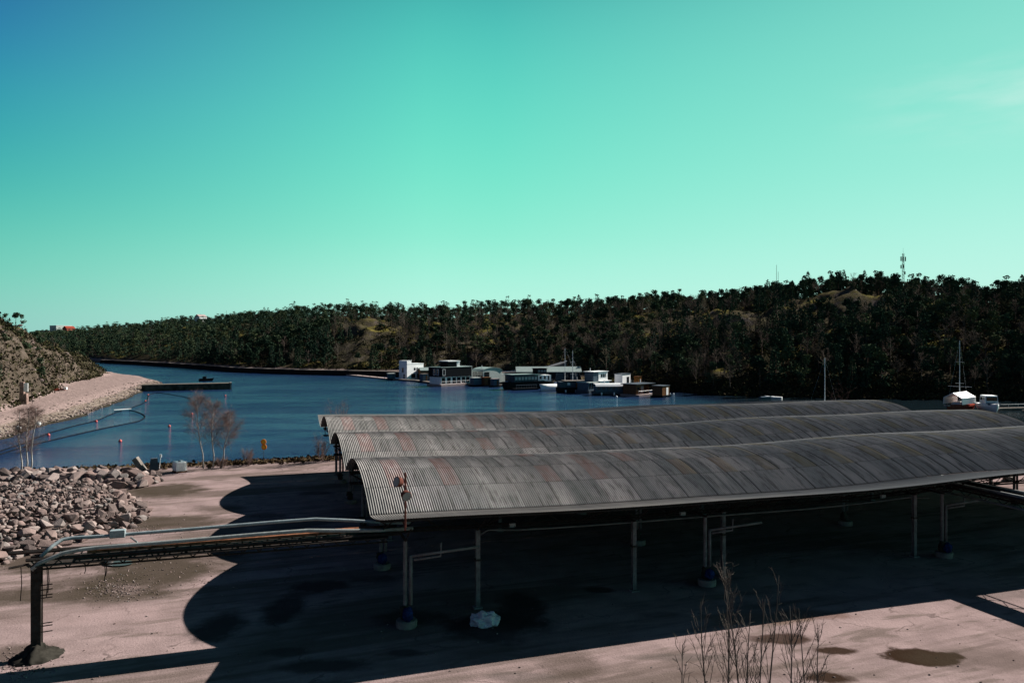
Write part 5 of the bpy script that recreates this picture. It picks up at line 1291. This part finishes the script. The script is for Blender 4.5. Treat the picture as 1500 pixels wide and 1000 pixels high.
# ------------------------------------------------------------------ near trees
def skin(name, segs, m, parent, tint=None):
    v, f = merge(segs); return np_obj(name, v, f, [m], parent=parent)
def birch(px, py, stems, H, seed, label, crown=.66, twm='twig', dens=1.0):
    X, Y = px2g(px, py); root = thing('birch_tree', label, 'birch tree', (X, Y, -.05)); rg = np.random.default_rng(seed)
    for (dx, lx, ly, h) in stems:
        P = [(dx,0,0)]+[(dx+lx*t+.12*math.sin(t*9+dx), ly*t, h*t) for t in (.2,.4,.6,.8,1)]
        m = MB(); m.tube(P, .085, 8, .02); m.build('trunk', M_['birch'], root, True)
        br = []; tw = []
        for i in range(int(34*dens)):
            t = rg.uniform(.25, .97); b0 = np.array([dx+lx*t, ly*t, h*t]); a = rg.uniform(0, 6.283); L = h*crown*(1.08-t)*rg.uniform(.6,1.1)+.35
            d = np.array([math.cos(a)*.62, math.sin(a)*.62, rg.uniform(.55,1.1)]); d /= np.linalg.norm(d); b1 = b0+d*L*.5; b2 = b0+d*L*.95+np.array([0,0,-.06*L])
            br.append(tri_tube([b0,b1,b2],[.016,.010,.005]))
            for j in range(8):
                s = rg.uniform(.2,1); q0 = b0+(b2-b0)*s; e = d+rg.normal(size=3)*.6; e /= np.linalg.norm(e); l = L*.38*rg.uniform(.5,1.2); q1 = q0+e*l; br.append(tri_tube([q0,q1],[.006,.0035]))
                for k in range(9):
                    s2 = rg.uniform(.1,1); p0 = q0+(q1-q0)*s2; g_ = e+rg.normal(size=3)*.6+np.array([0,0,-.25]); g_ /= np.linalg.norm(g_); tw.append(tri_tube([p0,p0+g_*rg.uniform(.25,.75)],[.0042,.0028]))
        skin('branches', br+tw, M_['twig'], root)
    return root
birch(298, 686, [(0,-.95,.2,7.6)], 7.6, 1, 'leaning bare white-trunked birch on the quay edge, left of the pair')
birch(312, 685, [(0,-.15,.1,6.9),(.9,.9,.3,5.6)], 7, 2, 'upright bare birch with a double white trunk on the quay edge, right of the pair')
birch(38, 697, [(-.45,-.35,.1,6.6),(0,.1,.2,6.9),(.4,.55,.1,6.8)], 7, 3, 'three slim white birch stems behind the boulders at the far left', crown=.30, dens=.6)
def bush(px, py, H, n, seed, label, Wd=1.0):
    X, Y = px2g(px, py); root = thing('bare_bush', label, 'bush', (X, Y, -.05)); rg = np.random.default_rng(seed); br = []
    for i in range(n):
        a = rg.uniform(0,6.283); sp_ = rg.uniform(.05,.5)*Wd; h = H*rg.uniform(.55,1); b = np.array([math.cos(a)*.2*Wd, math.sin(a)*.2*Wd, 0]); e = b+np.array([math.cos(a)*sp_*h, math.sin(a)*sp_*h, h])
        br.append(tri_tube([b,(b+e)/2+rg.normal(size=3)*.06,e],[.022,.014,.006]))
        for j in range(12):
            s = rg.uniform(.25,1); q = b+(e-b)*s; d = (e-b)/h+rg.normal(size=3)*.5; d /= np.linalg.norm(d); q1 = q+d*h*.25*rg.uniform(.4,1.2); br.append(tri_tube([q,q1],[.009,.005]))
            for k in range(3): g_ = d+rg.normal(size=3)*.6; br.append(tri_tube([q+(q1-q)*.6,q+(q1-q)*.6+g_*.25],[.006,.004]))
    skin('stems', br, M_['twig'], root); return root
bush(495, 674, 6.8, 26, 11, 'bare purplish bush rising behind the left end of the sheds', .5)
bush(470, 675, 3.0, 18, 12, 'low bare bush at the quay edge left of the far shed', .9)
bush(363, 682, 1.9, 14, 13, 'thin bare bush at the quay edge between birches and orange sign', .8)
bush(325, 685, 1.1, 14, 14, 'small brown bush at the foot of the birch pair', .9)
bush(735, 660, 8.3, 8, 15, 'bare twig tips showing above the far shed roof', .25)
bush(1228, 640, 7.0, 16, 16, 'bare brownish bush above the far shed roof by the pale mast', .7)
def sapling(u_px, ytop, Y, seed, label, lean=0.0, dens=1.0):
    X = (u_px-750)/F*Y; H = CAMZ-(ytop-500)*Y/F+.2; root = thing('bare_sapling', label, 'sapling', (X-lean*.5, Y, -.2), 0, None); rg = np.random.default_rng(seed)
    P = [np.array([0,0,0.])]; 
    for t in np.linspace(.12, 1, 9): P.append(np.array([lean*t+.10*math.sin(t*7+seed), .12*math.cos(t*6+seed*2), H*t]))
    m = MB(); m.tube(P, .052, 8, .006); m.build('stem', M_['sapbark'], root, True); br = []
    def pt(t): 
        x = t*(len(P)-1); i = min(int(x), len(P)-2); return P[i]+(P[i+1]-P[i])*(x-i)
    for i in range(int(38*dens)):
        t = rg.uniform(.22, .97); b0 = pt(t); a = rg.uniform(0,6.283); L = (1-t)*2.3*rg.uniform(.5,1)+.35
        d = np.array([math.cos(a)*.42, math.sin(a)*.42, .9]); d /= np.linalg.norm(d); k1 = b0+d*L*.45+rg.normal(size=3)*.03; b2 = b0+d*L+np.array([0,0,.15*L]); br.append(tri_tube([b0,k1,b2],[.012*(1.3-t),.008,.0035]))
        for j in range(7):
            s = rg.uniform(.2,1); q = b0+(b2-b0)*s; e = d+rg.normal(size=3)*.42; e /= np.linalg.norm(e); br.append(tri_tube([q,q+e*L*.32*rg.uniform(.4,1.2)],[.0048,.0025]))
    skin('branches', br, M_['sapbark'], root); return root
for i, (px, yt, Y, ln, dn_, lb) in enumerate([(1064,812,17,-.25,1,'tallest bare sapling at the left of the foreground clump'),(1080,832,16.5,-.35,1.1,'second tall forked sapling beside the tallest one'),(1042,880,16,-.3,.8,'shorter sapling leaning out at the left of the clump'),
        (1096,892,15.5,.1,.6,'thin straight sapling in the middle of the clump'),(1117,880,16,.05,.7,'slender sapling right of the middle of the clump'),(1133,842,18,.05,.35,'very thin pole-like sapling reaching into the shed shadow'),
        (1146,885,15,.15,.9,'bushy sapling in the right half of the clump'),(1168,893,16,.25,.8,'sapling with upswept twigs near the right of the clump'),(1195,915,15.5,.35,.7,'outermost right sapling, leaning to the right'),(1012,940,15.5,-.3,.6,'outermost left sapling, only its thin tips in view')]):
    o = sapling(px, yt, Y, 40+i, lb, ln, dn_); o['group'] = 'bare saplings in the foreground'
# dry grass along the quay edge
gx = rng.uniform(-60, 60, 5000); gy = 87.2+rng.normal(size=5000)*.8; vv = []; ff = []; off = 0
for j in range(5000):
    P = UV(gx[j], gy[j], 0); n = 2; c = np.array(P)+rng.normal(size=(n,3))*np.array([.15,.15,.03])+np.array([0,0,.12]); v, f = leafcards(c, .34, rng, 0)
    v[:,2] = np.maximum(v[:,2], -.2); vv.append(v); ff.append(f+off); off += len(v)
gr = np_obj('dry_grass', np.concatenate(vv), np.concatenate(ff), [M_['drygrass']]); tag(gr, 'dry brown grass and weeds along the quay edge', 'grass', kind='stuff')
